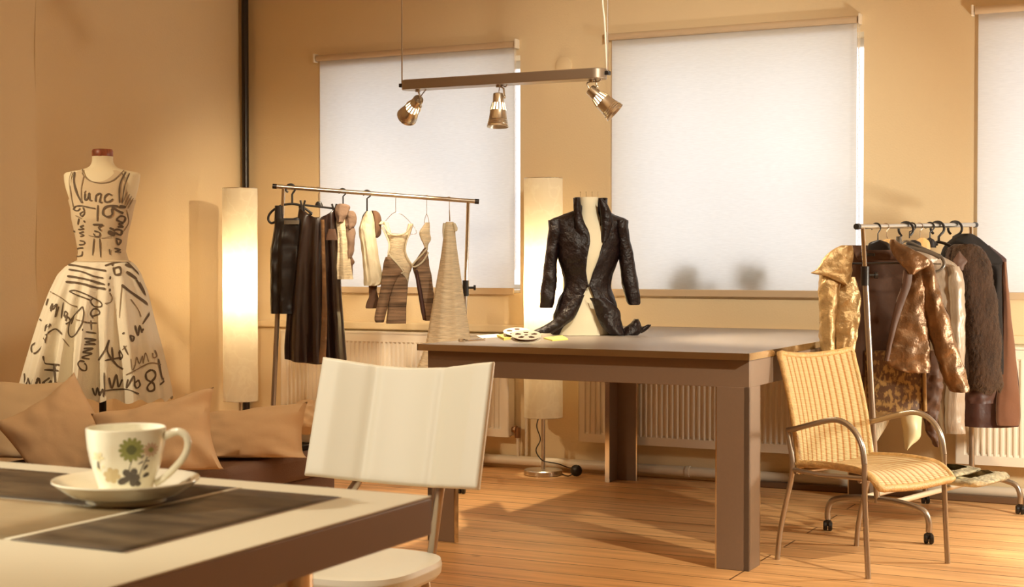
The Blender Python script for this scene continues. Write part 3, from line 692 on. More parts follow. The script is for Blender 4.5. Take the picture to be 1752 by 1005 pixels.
for p, wd in [([(640,20),(700,0),(780,-10),(820,20),(880,80)],13), ([(385,10),(450,20),(560,40),(650,55)],16), ([(390,45),(480,60),(560,90),(630,105)],14), ([(380,90),(500,110),(640,150)],17), ([(370,130),(470,140),(560,165),(645,180)],18), ([(672,102),(684,104)],24), ([(662,148),(674,149)],24), ([(670,187),(682,188)],24),
  ([(640,280),(680,272),(692,240),(675,205)],9), ([(395,195),(440,190),(540,230),(610,270),(615,300),(570,300),(545,268),(562,245),(600,262)],11), ([(395,195),(440,218),(545,258)],11), ([(550,370),(602,350),(590,320),(560,320),(545,350),(562,382)],13),
  ([(500,410),(588,415)],12), ([(545,395),(550,462)],12), ([(510,475),(582,485)],14), ([(483,460),(492,462)],18), ([(500,520),(580,530),(510,545),(575,560),(500,562)],15), ([(495,590),(560,590),(490,615),(550,625),(485,650),(537,662)],15), ([(500,690),(515,710),(510,740),(480,735),(456,700),(470,675),(502,680)],13),
  ([(262,197),(340,240),(400,285),(452,302)],9), ([(487,300),(440,350),(400,410),(390,480),(410,510),(440,490),(480,420),(495,350),(487,300)],11), ([(440,390),(560,420)],10), ([(235,292),(250,245)],12), ([(265,318),(280,280),(270,332),(310,285),(300,372),(325,300)],14), ([(340,382),(355,272)],12), ([(365,380),(382,348),(365,335),(360,370)],12), ([(370,422),(402,400),(382,370),(370,400)],12), ([(410,422),(430,360)],12),
  ([(225,470),(268,425),(235,432),(230,465)],12), ([(235,492),(300,455),(345,492)],14), ([(240,492),(230,552)],12), ([(165,550),(137,570),(137,610),(165,620),(215,568)],13), ([(190,385),(205,402)],12), ([(350,520),(397,577)],9), ([(215,640),(235,690),(330,702)],14), ([(235,735),(322,742)],16), ([(290,700),(300,850)],16), ([(85,760),(95,850),(110,792),(130,850),(150,802),(160,850),(180,792),(190,850),(212,852)],14), ([(262,790),(230,820),(240,850),(270,812),(275,850),(312,820)],14),
  ([(595,672),(640,600),(672,530)],14), ([(670,530),(660,612),(720,700),(767,732)],16), ([(640,672),(760,650)],14), ([(690,580),(700,682)],14), ([(740,600),(762,640),(745,662),(738,610)],13), ([(764,480),(772,490)],22), ([(770,570),(800,632)],14), ([(760,600),(790,570)],10), ([(815,500),(830,540),(842,510),(812,500)],14), ([(850,430),(870,500),(880,432),(897,482)],14), ([(896,458),(908,464)],22),
  ([(755,150),(820,200),(950,292)],20), ([(757,150),(740,380)],9), ([(820,250),(870,320),(890,372)],8), ([(965,325),(900,422)],15), ([(790,60),(862,112)],24), ([(850,100),(920,222)],14), ([(880,130),(940,252)],12), ([(700,30),(712,80),(750,72),(742,30),(700,40)],18), ([(690,20),(700,0)],14), ([(780,10),(830,30)],22),
  ([(820,660),(830,737),(850,700),(860,650),(880,692),(900,640),(905,692),(920,620),(942,682)],9), ([(985,600),(1000,640),(975,652),(970,620)],10), ([(785,772),(850,740),(950,690),(1030,700)],10), ([(635,755),(640,912)],12), ([(600,895),(640,880),(780,870),(877,902)],12), ([(670,790),(690,862),(720,770),(735,852),(760,802)],16), ([(800,800),(790,862),(840,780),(845,852)],14), ([(875,805),(848,830),(860,862),(884,840),(875,805)],12),
  ([(960,735),(925,760),(930,802),(975,830),(980,872),(945,882),(935,850),(985,790),(985,752),(960,735)],17), ([(1010,660),(1040,802),(1070,720)],14), ([(1020,840),(1062,802)],13), ([(1010,450),(1030,522)],12), ([(1040,560),(1047,602)],14), ([(1050,630),(1062,682)],14), ([(1075,760),(1100,832)],15), ([(555,860),(575,912),(590,860),(605,912),(625,870),(630,922)],14)]: stroke(p, wd, T2, 1 if wd > 10 else 2)
def ink_ribbons(mb, lo, hi):
    for pts, wd, mi in INK:
        cy = sum(p[1] for p in pts)/len(pts)
        if not (lo <= cy < hi): continue
        P = spline([Vector((x, y, 0)) for x, y in pts], 7) if len(pts) > 2 else [Vector((pts[0][0], pts[0][1], 0)).lerp(Vector((pts[-1][0], pts[-1][1], 0)), k/6) for k in range(7)]
        L_, C_, R_ = [], [], []
        for i, p in enumerate(P):
            t = (P[min(i+1, len(P)-1)]-P[max(i-1, 0)])
            t = t.normalized() if t.length > 1e-6 else Vector((1, 0, 0))
            nn = Vector((-t.y, t.x, 0)); f = .40 + .10*math.sin(i*.7)*.6
            if i in (0, len(P)-1): f *= .6
            row = []
            for q in (p-nn*wd*f, p, p+nn*wd*f):
                row.append(dress_at(q.x, q.y, 290, 446.9) if lo < 400 else dress_at(q.x, q.y, 448, 690))
            L_.append(row)
        mb.rings(L_, False, False, mi)
mb = MB(); NA = 112
mb.grid(lambda u, v: dress_pt(2*PI*u-PI, top_at(2*PI*u-PI) + (448-top_at(2*PI*u-PI))*v), NA, 46, closed_u=True)
ink_ribbons(mb, 0, 446)
mb.build('bodice', [M['mesh_top'], M['ink'], M['ink2']], dr)
mb = MB()
mb.grid(lambda u, v: dress_pt(2*PI*u-PI, 446.5 + (672+10*math.sin(2*PI*u-PI)+4*math.sin(34*PI*u)-446.5)*v), 220, 60, closed_u=True)
ink_ribbons(mb, 446, 800)
mb.build('skirt', [M['dress'], M['ink'], M['ink2']], dr)
# ================================================================== JACKET BUST ON TABLE
ZB = 7.87
bb = D(998, 573, ZB); bb.z = TZ
brow = [(338, 991, 1024, .045), (348, 991.5, 1023, .048), (365, 990, 1024, .05), (380, 984, 1032, .06), (392, 958, 1058, .07), (402, 950, 1066, .085), (420, 952, 1062, .10), (440, 957, 1056, .105), (465, 966, 1047, .095), (490, 970, 1042, .085), (515, 962, 1047, .09), (545, 953, 1047, .10), (574, 946, 1046, .10)]
tb_ = empty('bust_form', (bb.x, bb.y, TZ), 'cream tabletop bust form under the dark open jacket', 'dress form')
mb = MB(); loft_form(mb, brow, ZB)
mn = min(v.z for v in mb.v)
mb.v = [Vector((v.x, v.y, v.z if v.z > TZ+.1 else TZ+.001+(v.z-mn)*(TZ+.1-TZ-.001)/(TZ+.1-mn))) for v in mb.v]
mb.build('torso', M['form'], tb_)
mb = MB()
for k in range(4):
    p = D(993+k*10, 337, ZB); mb.tube([p, p+Vector((0, 0, .025))], .0015, 6); mb.ball(p+Vector((0, 0, .025)), .003, 8)
mb.build('pin', M['chrome'], tb_, label='upright dressmaking pins')
jk = empty('dark_jacket', (bb.x, bb.y, TZ), 'dark crinkled fitted jacket with high collar on the tabletop bust', 'jacket')
jrow = [(361, 981, 1038, .05), (369, 961, 1054, .062), (376, 942, 1071, .075), (384, 941, 1072, .085), (400, 944, 1068, .10), (420, 950, 1062, .115), (440, 953, 1058, .118), (465, 962, 1050, .105), (488, 966, 1046, .097), (512, 956, 1052, .105), (535, 950, 1058, .115), (555, 947, 1063, .12), (572, 944, 1068, .125)]
lfe = [(361, 994), (376, 996), (386, 999), (400, 1007), (415, 1008), (440, 1003), (465, 1001), (488, 1005), (512, 992), (535, 979), (555, 966), (572, 955)]
rfe = [(361, 1028), (376, 1029), (386, 1030), (400, 1030), (415, 1030), (440, 1023), (465, 1013), (488, 1006), (512, 1016), (535, 1024), (555, 1030), (572, 1046)]
def edge_at(E, py):
    py = min(max(py, E[0][0]), E[-1][0])
    for i in range(len(E)-1):
        if E[i][0] <= py <= E[i+1][0]: return E[i][1] + (E[i+1][1]-E[i][1])*(py-E[i][0])/(E[i+1][0]-E[i][0])
def body_pt(a, py, xl, xr, h, z, cr=.012, cs=16):
    p = D((xl+xr)/2, py, z) + RV*((xr-xl)/2*z/F)*math.sin(a) - FH*h*math.cos(a)
    o = (RV*math.sin(a) - FH*math.cos(a))
    return p + o*(cr*fbm(p, cs))
def jacket_fn(u, v):
    py, xl, xr, h = lerp_rows(jrow, v)
    xc, hw = (xl+xr)/2, (xr-xl)/2
    aL = math.asin(max(-1, min(1, (edge_at(lfe, py)-xc)/hw))); aR = math.asin(max(-1, min(1, (edge_at(rfe, py)-xc)/hw)))
    a = aR + (aL + 2*PI - aR)*u
    g = 1 + .03*v*math.sin(a*8)
    return body_pt(a, py, xl, xr, h*g, ZB)
mb = MB(); mb.grid(jacket_fn, 110, 64)
mb.v = [Vector((v.x, v.y, max(v.z, TZ+.004))) for v in mb.v]
mb.build('body', M['crinkle'], jk, solid=.003)
def sleeve(name, rows, z, mt, parent, hd=.05, crum=.012, dz=None):
    mb = MB(); cloth(mb, rows, z, hd, n=36, nv=40, crum=crum, cs=18, caps=True, dz=dz); return mb.build(name, mt, parent)
sleeve('sleeve', [(377, 938, 962, .05), (392, 938, 962, .06), (420, 935, 956), (450, 931, 953), (480, 927, 953), (505, 924, 951), (524, 923, 947, .045), (527, 924, 946, .04)], ZB-.02, M['crinkle'], jk)
sleeve('sleeve', [(377, 1052, 1075, .05), (392, 1052, 1075, .06), (420, 1057, 1080), (450, 1060, 1086), (480, 1063, 1091), (505, 1069, 1095), (518, 1073, 1096, .045), (522, 1076, 1094, .04)], ZB-.02, M['crinkle'], jk)
# standing collar, open at the front
def collar_fn(u, v):
    py = 388 - 50*v + (10*abs(2*u-1)**3*0)
    a = math.radians(28) + (2*PI - math.radians(56))*u
    fr = abs(2*u-1)
    flare = 1 + .35*math.sin(v*PI*.5)*(fr**2)*.5
    hw = (24 + 3*v + 9*(1-v)*fr**3)*ZB/F*flare; hd = .065*flare
    return D(1010, py + 16*v*(fr**6), ZB) + RV*hw*math.sin(a) - FH*hd*math.cos(a)
MB().grid(collar_fn, 60, 16).build('collar', M['crinkle'], jk, solid=.004)
def lapel(name, pts, z, bulge=.02):
    mb = MB(); sheet(mb, pts, z, bulge, 12, 22, crum=.008); return mb.build(name, M['crinkle'], jk, solid=.004)
lapel('lapel', [(338, 984, 992), (350, 982, 993), (365, 982, 995), (380, 983, 999), (395, 984, 1006), (408, 988, 1009), (425, 994, 1008)], ZB-.085, .015)
lapel('lapel', [(340, 1024, 1030), (352, 1026, 1040), (368, 1028, 1046), (382, 1029, 1047), (398, 1029, 1043), (415, 1029, 1038)], ZB-.085, .015)
sheet(mb := MB(), [(505, 985, 1000), (525, 968, 992), (545, 950, 981), (556, 935, 968), (564, 918, 955), (570, 904, 945)], ZB-.13, .03, 14, 26, crum=.012); mb.v = [Vector((v.x, v.y, max(v.z, TZ+.004))) for v in mb.v]; mb.build('tail', M['crinkle'], jk, solid=.004)
sheet(mb := MB(), [(510, 1010, 1035), (530, 1018, 1058), (548, 1024, 1062), (562, 1032, 1066), (573, 1045, 1070)], ZB-.13, .035, 14, 26, crum=.018); mb.v = [Vector((v.x, v.y, max(v.z, TZ+.004))) for v in mb.v]; mb.build('tail', M['crinkle'], jk, solid=.004)
sheet(mb := MB(), [(546, 1086, 1092), (553, 1080, 1095), (562, 1068, 1098), (568, 1062, 1097), (574, 1055, 1090)], ZB-.10, .04, 14, 16, crum=.012); sheet(mb, [(556, 1109, 1114), (560, 1100, 1111), (565, 1092, 1106), (570, 1088, 1098)], ZB-.08, .01, 6, 10)
mb.v = [Vector((v.x, v.y, max(v.z, TZ+.004))) for v in mb.v]; mb.build('tail_tip', M['crinkle'], jk, solid=.004)
MB().ball(D(1006, 489, ZB-.11), .009, 12, sc=(1, .6, 1)).build('button', M['satin'], jk)
# ================================================================== CLOTHES RAILS
def caster(r, p):
    mb = MB(); x, y = p.x, p.y
    for s_ in (-1, 1): mb.lathe([(.0, -.010), (.018, -.010), (.023, -.006), (.023, .006), (.018, .010), (0, .010)], (x+s_*.012, y, .024), 20, (1, .3, 0))
    mb.tube([(x, y, .024), (x, y, .06)], .010, 10); mb.box((x-.014, y-.012, .03), (x+.014, y+.012, .05))
    mb.build('caster', M['black'], r, label='black twin-wheel caster')
def rack(lb, b0, b1, r0, r1, j0, j1, grp='clothes rails on casters'):
    """b0, b1: floor points under the two posts; r0, r1: rail ends; j0, j1: telescope joint heights"""
    b0, b1, r0, r1 = map(Vector, (b0, b1, r0, r1))
    r = empty('clothes_rail', ((b0.x+b1.x)/2, (b0.y+b1.y)/2, 0), lb, 'clothes rail', grp)
    d = (b1-b0); d.z = 0; d.normalize(); n = Vector((d.y, -d.x, 0)); rd = (r1-r0).normalized()
    MB().tube([r0, r1], .0125, 16).build('rail', M['steel'], r)
    for p, q in ((r0-rd*.012, r0+rd*.012), (r1-rd*.012, r1+rd*.012)): MB().tube([p, q], .0145, 16).build('end_cap', M['black'], r, label='black plastic end cap')
    for b_, top, jz, s_ in ((b0, r0+rd*.05, j0, 1), (b1, r1-rd*.05, j1, -1)):
        base = b_ + Vector((0, 0, .165)); k = (jz-.165)/(top.z-.165); mid = base.lerp(top, k)
        po = MB().tube([base, mid], .0145, 14).build('post', M['alu'], r)
        MB().tube([mid, top-Vector((0, 0, .008))], .0105, 14).build('upper_post', M['chrome'], po)
        mb = MB(); mb.tube([mid-Vector((0, 0, .06)), mid+Vector((0, 0, .03))], .0195, 14); mb.tube([mid-Vector((0, 0, .012)), mid-Vector((0, 0, .012))+RV*.05], .007, 10); mb.tube([mid-Vector((0, 0, .012))+RV*.045, mid-Vector((0, 0, .012))+RV*.058], .015, 12)
        mb.build('knob', M['black'], po, label='black locking collar and knob')
        H2 = .26
        pts = [b_+n*H2+Vector((0, 0, .055)), b_+n*H2+Vector((0, 0, .10)), b_+n*(H2-.02)+Vector((0, 0, .145)), b_+n*(H2-.07)+Vector((0, 0, .165)), b_+n*.1+Vector((0, 0, .178)), b_+Vector((0, 0, .18)), b_-n*.1+Vector((0, 0, .178)), b_-n*(H2-.07)+Vector((0, 0, .165)), b_-n*(H2-.02)+Vector((0, 0, .145)), b_-n*H2+Vector((0, 0, .10)), b_-n*H2+Vector((0, 0, .055))]
        MB().tube(pts, .0145, 12, smooth=4).build('foot', M['alu'], r)
        for s2 in (1, -1): caster(r, b_+n*H2*s2)
    for s_ in (-.09, .09): MB().tube([b0+n*s_+Vector((0, 0, .175)), b1+n*s_+Vector((0, 0, .175))], .0135, 12).build('base_tube', M['tubewhite'], r)
    return r
# left rail
lr0, lr1 = D(470, 319, 8.55), D(816, 345, 8.62)
fr = Vector((-3.99, 7.37, 0)); dl = (lr1-lr0); dl.z = 0; dl.normalize(); nl = Vector((dl.y, -dl.x, 0))
bR = fr - nl*.26; bL = bR - dl*1.09
rack('clothes rail before the first blind, holding dresses and dark skirts', bL, bR, lr0, lr1, 1.5, 1.165)
rr0, rr1 = D(1467, 388, 6.98), D(1668, 385, 7.92)
rack('coats rail beside the rattan chair, holding gold jackets and a fur', (-1.60, 7.075, 0), (-1.338, 8.11, 0), rr0, rr1, 1.25, 1.15)
def rail_at(px, which):
    a, b_ = (lr0, lr1) if which == 'l' else (rr0, rr1)
    # point of the rail that projects to column px
    lo, hi = 0., 1.
    for _ in range(40):
        t = (lo+hi)/2; p = a.lerp(b_, t); q = p-CAM; x = 876+F*q.dot(RV)/q.dot(FV)
        if x < px: lo = t
        else: hi = t
    return a.lerp(b_, (lo+hi)/2)
def depth(p): return (p-CAM).dot(FV)
def hanger(px, which, neck, mt, lb, hook_r=.024, thick=.004, arms=None, ring=False, armr=.007, bar=None, boss=None, gr='hangers on the clothes rails', boss_mat=None, flip=1):
    """neck: pixel of the junction below the hook; arms: list of pixel paths at the rail's depth"""
    p = rail_at(px, which); z = depth(p)
    nk = D(neck[0], neck[1], z)
    r = empty('hanger', (p.x, p.y, nk.z-.05), lb, 'hanger', gr)
    mb = MB(); c = p + Vector((0, 0, .0125+thick-hook_r))
    u = RV if not ring else RV
    pts = []
    a0, a1 = (-.15*PI, 1.25*PI) if not ring else (-.3*PI, 1.3*PI)
    for k in range(19):
        a = a0+(a1-a0)*k/18; pts.append(c + u*hook_r*flip*-math.cos(a) + Vector((0, 0, hook_r*math.sin(a))))
    pts.append(Vector((nk.x, nk.y, c.z-hook_r*1.25))); pts.append(nk)
    mb.tube(pts, thick, 10)
    mb.build('hook', M['chrome'] if mt == 'wire' else mt, r)
    if arms:
        mb = MB()
        for path in arms: mb.tube([D(x, y, z) for x, y in path], armr, 10, smooth=5)
        mb.build('arms', M['chrome'] if mt == 'wire' else mt, r)
    if boss:
        mb = MB(); x0, y0, x1, y1 = boss
        cloth(mb, [(y0, (x0+x1)/2-3, (x0+x1)/2+3), ((y0*2+y1)/3, x0+2, x1-2), (y1, x0, x1)], z, .012, 16, 10); mb.build('shoulder', boss_mat or mt, r)
    return r, z
K = M['black']
# --- hangers and garments on the first rail (from the corner lamp side)
h, z1 = hanger(497, 'l', (500, 348), K, 'black plastic tube hanger with looped end, nearest the corner lamp', .026, .006, [[(500, 349), (484, 351), (470, 358), (461, 367), (459, 376), (464, 382), (471, 380)], [(500, 349), (512, 351), (522, 357), (534, 366)], [(471, 380), (500, 376), (534, 366)]], ring=True)
g = empty('camisole', D(492, 536, z1), 'black satin camisole hanging nearest the corner lamp', 'top')
mb = MB(); cloth(mb, [(374, 470, 522), (385, 470, 523), (410, 466, 524), (432, 463, 524), (470, 463, 525), (505, 463, 526), (528, 464, 526), (537, 465, 526)], z1-.01, .05, 60, 40, pleat=.30, freq=8, crum=.010)
mb.build('body', M['satin'], g)
for a, b_ in (((470, 484), 1), ((511, 521), 1)):
    mb = MB(); cloth(mb, [(352, a[0], a[1]), (364, a[0], a[1]), (380, a[0]-1, a[1]+1)], z1-.01, .018, 14, 10); mb.build('strap', M['satin'], g)
mb = MB(); cloth(mb, [(377, 486, 512), (384, 486, 512)], z1-.065, .006, 14, 6); mb.build('inner_band', M['clearplast'], g, label='paler inner band')
h, z2 = hanger(543, 'l', (545, 344), 'wire', 'black clip hanger with thin wire hook, beside the tube hanger', .017, .0022, None, boss=(538, 345, 553, 354), boss_mat=K)
mb = MB(); mb.tube([D(519, 351, z2-.02), D(573, 357, z2-.02)], .006, 10); mb.build('clip_bar', K, h)
for x, y in ((518, 352), (572, 358)):
    mb = MB()
    for s_ in (-1, 1): mb.tube([D(x+s_*4, y-9, z2-.03), D(x+s_*1.6, y, z2-.03), D(x+s_*2.5, y+9, z2-.03)], .006, 8)
    mb.build('clip', K, h)
g = empty('long_skirt', D(540, 622, z2), 'long dark satin skirt with a golden side seam on a clip hanger', 'skirt')
def skirt_fn(u, v):
    py, xl, xr = lerp_rows([(356, 512, 578), (380, 508, 578), (410, 503, 579), (450, 498, 582), (500, 493, 584), (550, 490, 588), (590, 487, 591), (620, 487, 593)], v)
    a = 2*PI*u; x = (xl+xr)/2+(xr-xl)/2*math.cos(a)
    sag = 17*max(0, 1-((x-545)/30)**2)*(1-v)**6 + (8*math.sin((x-487)/105*PI*.9) - 6)*v**6
    k = 1+.42*v**.5*math.sin(9*a+1+.7*math.sin(2*a))+.15*math.sin(4*a)*v
    return D(x, py+sag, z2-.02) - FH*(.075*math.sin(a)*k) - FH*.012*fbm(Vector((x*.05, py*.012, 1)), 1)
mb = MB(); mb.grid(skirt_fn, 90, 60, closed_u=True); sk = mb.build('skirt_body', M['satin2'], g, solid=.002)
mb = MB(); cloth(mb, [(376, 549, 555, .004), (420, 550, 556, .004), (480, 551, 558, .004), (550, 550, 560, .004), (622, 545, 557, .004)], z2-.118, .004, 10, 30); mb.build('side_seam', M['gold_dark'], g, label='golden seam stripe')
mb = MB(); cloth(mb, [(392, 562, 574), (402, 559, 576), (411, 557, 578)], z2-.115, .006, 16, 8); mb.build('pocket_flap', M['lining'], g, label='brown pocket flap')
h, z3 = hanger(586, 'l', (587, 350), K, 'thin black hanger carrying the mauve ruffled blouse', .020, .004, [[(587, 350), (578, 358), (574, 372)], [(587, 350), (594, 358), (597, 374)]], armr=.004)
g = empty('ruffled_blouse', D(588, 478, z3), 'small mauve and cream blouse with petal ruffles, next to the long skirt', 'blouse')
mb = MB(); cloth(mb, [(368, 577, 592), (385, 575, 594), (405, 577, 596), (430, 576, 598), (455, 574, 601), (472, 571, 604), (478, 571, 605)], z3, .07, 40, 36, pleat=.22, freq=6, crum=.012)
mb.build('body', M['linen'], g)
def ruffle(rows, zz, hd, parent, mt='mauve', nm='ruffle', crum=.012): mb = MB(); cloth(mb, rows, zz, hd, 30, 22, pleat=.15, freq=5, crum=crum, cs=22); return mb.build(nm, M[mt], parent)
ruffle([(349, 580, 590), (352, 575, 598), (358, 573, 599), (368, 574, 594), (380, 576, 588)], z3-.06, .035, g)
ruffle([(361, 596, 604), (366, 591, 609), (376, 589, 611), (386, 592, 608), (392, 596, 602)], z3-.03, .03, g)
ruffle([(388, 593, 605), (398, 591, 608), (415, 592, 607), (430, 593, 605), (441, 595, 601)], z3-.02, .03, g)
ruffle([(436, 593, 598), (448, 594, 607), (456, 594, 603), (472, 595, 604)], z3+.0, .02, g, 'brown_cloth', 'hem_scrap')
h, z4 = hanger(628, 'l', (628, 362), K, 'thin black hanger carrying the pale crepe top', .021, .0045, [[(628, 362), (622, 370), (619, 382)], [(628, 362), (634, 368), (637, 380)]], armr=.006)
g = empty('crepe_top', D(634, 490, z4), 'pale crinkled crepe top with dark ruffle and dark bow hem', 'top')
mb = MB(); cloth(mb, [(362, 628, 637), (372, 621, 640), (385, 616, 642), (396, 614, 642), (420, 618, 645), (450, 621, 650), (472, 623, 655), (484, 623, 656), (489, 624, 648)], z4, .07, 44, 44, pleat=.12, freq=9, crum=.01, cs=20)
mb.build('body', M['linen_w'], g)
ruffle([(361, 636, 644), (366, 636, 650), (378, 637, 653), (392, 640, 652), (402, 641, 650), (407, 642, 646)], z4+.03, .05, g, 'brown_cloth')
ruffle([(482, 629, 645), (492, 631, 644), (500, 632, 645), (512, 630, 648), (524, 626, 647), (528, 627, 644)], z4+.02, .03, g, 'brown_cloth', 'bow', .015)
h, z5 = hanger(676, 'l', (677, 363), 'wire', 'thin wire hanger carrying the streaked halter dress', .013, .0016, [[(677, 363), (670, 367), (660, 378), (657, 382)], [(677, 363), (690, 369), (703, 382), (710, 391), (712, 396), (707, 401), (660, 399)]], armr=.0016)
g = empty('halter_dress', D(672, 555, z5), 'streaked linen halter dress with pale trim, on the wire hanger', 'dress')
mb = MB(); cloth(mb, [(402, 662, 699), (412, 665, 696), (422, 666, 694), (432, 664, 694), (444, 661, 699), (454, 658, 705), (462, 656, 704), (474, 660, 700), (500, 664, 697), (530, 663, 695), (553, 661, 694)], z5, .055, 48, 50, pleat=.05, freq=5, crum=.008)
mb.build('body', [M['linen']], g)
mb = MB(); sheet(mb, [(440, 660, 666), (450, 657, 678), (460, 655, 688), (466, 654, 690), (480, 653, 678), (500, 650, 669), (525, 645, 663), (545, 641, 658), (552, 643, 656)], z5-.075, .03, 16, 36, crum=.01)
mb.build('overskirt', M['linen_d'], g, solid=.003)
mb = MB(); sheet(mb, [(468, 681, 687), (480, 673, 696), (500, 668, 697), (530, 664, 695), (554, 661, 695)], z5-.068, .012, 14, 26, crum=.006); mb.build('underskirt', M['linen_d'], g, solid=.003, label='darker streaked panel')
for pts in ([(652, 384), (658, 379), (663, 392), (666, 404)], [(703, 383), (700, 394), (697, 404)]):
    mb = MB(); sheet(mb, [(p[1], p[0]-4, p[0]+4) for p in pts], z5-.02, .01, 6, 14); mb.build('strap', M['linen_w'], g, solid=.004)
mb = MB()
mb.tube([D(x, y, z5-.062) for x, y in ((656, 385), (662, 395), (672, 402), (686, 402), (697, 396), (703, 385))], .0045, 8, smooth=5)
mb.tube([D(x, y, z5-.09) for x, y in ((664, 432), (670, 441), (680, 452), (690, 465), (686, 468))], .004, 8, smooth=5)
mb.tube([D(x, y, z5-.05) for x, y in ((704, 388), (700, 402), (695, 416), (694, 432), (700, 446), (706, 454))], .004, 8, smooth=5)
mb.tube([D(x, y, z5-.05) for x, y in ((653, 388), (661, 404), (666, 418), (664, 436))], .005, 8, smooth=5)
mb.build('pale_trim', M['linen_w'], g, label='pale binding')
h, z6 = hanger(730, 'l', (730, 366), 'wire', 'thin wire hanger carrying the folded linen dress', .012, .0016, [[(730, 366), (727, 374), (726, 382)], [(730, 366), (733, 374), (734, 382)]], armr=.0016)
g = empty('linen_wrap_dress', D(728, 548, z6), 'narrow folded linen dress with knotted strap, between halter and tapered dress', 'dress')
mb = MB(); cloth(mb, [(381, 727, 735), (388, 723, 735), (398, 718, 736), (410, 721, 737), (420, 725, 733), (428, 726, 732)], z6, .03, 24, 26, pleat=.2, freq=3, crum=.012, cs=24); mb.build('strap', M['linen'], g)
mb = MB(); cloth(mb, [(424, 727, 731), (436, 718, 732), (448, 709, 734), (456, 706, 735), (470, 709, 738), (490, 714, 741), (515, 719, 744), (540, 723, 743), (549, 727, 741)], z6, .05, 40, 40, pleat=.08, freq=4, crum=.01); mb.build('body', M['linen_d'], g)
mb = MB(); sheet(mb, [(462, 711, 714), (480, 712, 718), (505, 716, 723), (530, 720, 727), (548, 724, 729)], z6-.05, .008, 6, 20); mb.build('inside_facing', M['plum'], g, solid=.003, label='dark inner facing')
mb = MB(); mb.tube([D(x, y, z6-.056) for x, y in ((731, 425), (722, 436), (712, 446), (705, 455), (712, 456), (724, 447), (733, 432))], .005, 8, smooth=5); mb.build('pale_trim', M['linen_w'], g)
h, z7 = hanger(768, 'l', (769, 379), 'wire', 'short hook hanger carrying the long tapered gauze dress', .012, .002, [[(769, 362), (770, 379)], [(769, 360), (769, 364)]], armr=.003)
z7 -= .16
g = empty('gauze_dress', D(768, 625, z7), 'long tapered horizontally ribbed gauze dress, last on the rail', 'dress')
def gauze_fn(u, v):
    py, xl, xr = lerp_rows([(380, 763, 776), (386, 760, 778), (394, 759, 779), (410, 758, 780), (440, 754, 784), (475, 748, 789), (510, 742, 794), (545, 736, 800), (580, 730, 805), (605, 723, 808), (628, 714, 811)], v)
    a = 2*PI*u; k = 1+.10*v*math.sin(7*a+.5)+.012*math.sin(v*260+3*math.sin(a*3))
    x = (xl+xr)/2+(xr-xl)/2*math.cos(a)*(1+.012*math.sin(v*260)*v)
    return D(x, py, z7) - FH*((.03+.10*v)*math.sin(a)*k)
mb = MB(); mb.grid(gauze_fn, 56, 200, closed_u=True); mb.build('body', M['linen'], g)
mb = MB(); cloth(mb, [(382, 758, 764), (390, 757, 762), (400, 757, 760), (408, 758, 760)], z7-.02, .02, 14, 10); cloth(mb, [(382, 774, 779), (390, 776, 783), (396, 777, 782)], z7-.02, .02, 14, 10); mb.build('cap_sleeve', M['linen_w'], g)

# --- coats rail: from the near end to the window
h, y1 = hanger(1499, 'r', (1502, 411), K, 'black shoulder hanger inside the front gold jacket', .022, .003, None, boss=(1484, 411, 1523, 428))
mb = MB(); mb.tube([D(1452, 451, y1-.01), D(1566, 450, y1-.01)], .005, 8); mb.build('trouser_bar', K, h)
g = empty('gold_jacket', D(1510, 645, y1), 'wide-collared crinkled gold jacket hanging open on the near end', 'jacket')
GZ = y1+.02
mb = MB(); sheet(mb, [(424, 1468, 1545), (432, 1452, 1562), (450, 1444, 1575), (500, 1436, 1580), (560, 1438, 1578), (610, 1442, 1572), (646, 1446, 1568)], GZ+.08, -.05, 30, 40, crum=.012, cs=8)
mb.build('back_lining', M['lining'], g, solid=.004, label='plain brown lining')
def puff(name, rows, zz, hd, mt, parent, crum=.018, cs=20, pleat=.06, freq=5, n=40, nv=40, label=None):
    mb = MB(); cloth(mb, rows, zz, hd, n, nv, pleat=pleat, freq=freq, crum=crum, cs=cs, grow=False); return mb.build(name, mt, parent, label=label)
puff('front_panel', [(474, 1440, 1462), (490, 1434, 1468), (520, 1430, 1472), (560, 1428, 1468), (600, 1430, 1462), (640, 1432, 1458)], GZ-.03, .028, M['gold'], g)
puff('sleeve', [(452, 1408, 1440), (470, 1402, 1440), (500, 1400, 1436), (540, 1401, 1430), (580, 1403, 1428), (610, 1405, 1430), (640, 1408, 1432)], GZ-.02, .055, M['gold'], g, .022)
puff('collar', [(420, 1440, 1458), (428, 1424, 1459), (440, 1411, 1459), (452, 1403, 1458), (462, 1396, 1458), (468, 1388, 1457), (473, 1412, 1456), (482, 1432, 1454), (487, 1444, 1451)], GZ-.075, .022, M['gold'], g, .012)
puff('front_panel', [(452, 1554, 1588), (470, 1553, 1592), (500, 1545, 1586), (540, 1533, 1585), (580, 1521, 1590), (605, 1514, 1592), (622, 1518, 1593), (632, 1532, 1592), (638, 1552, 1590)], GZ-.045, .03, M['gold_dark'], g, .02)
puff('sleeve', [(446, 1574, 1592), (460, 1570, 1598), (500, 1576, 1608), (540, 1583, 1621), (580, 1591, 1634), (620, 1604, 1646), (650, 1615, 1654), (668, 1625, 1657), (671, 1630, 1654)], GZ-.04, .045, M['gold_dark'], g, .022)
puff('collar', [(410, 1523, 1531), (418, 1522, 1543), (428, 1524, 1564), (440, 1531, 1585), (448, 1537, 1591), (456, 1544, 1588), (464, 1552, 1572), (470, 1556, 1564)], GZ-.09, .02, M['gold_dark'], g, .010)
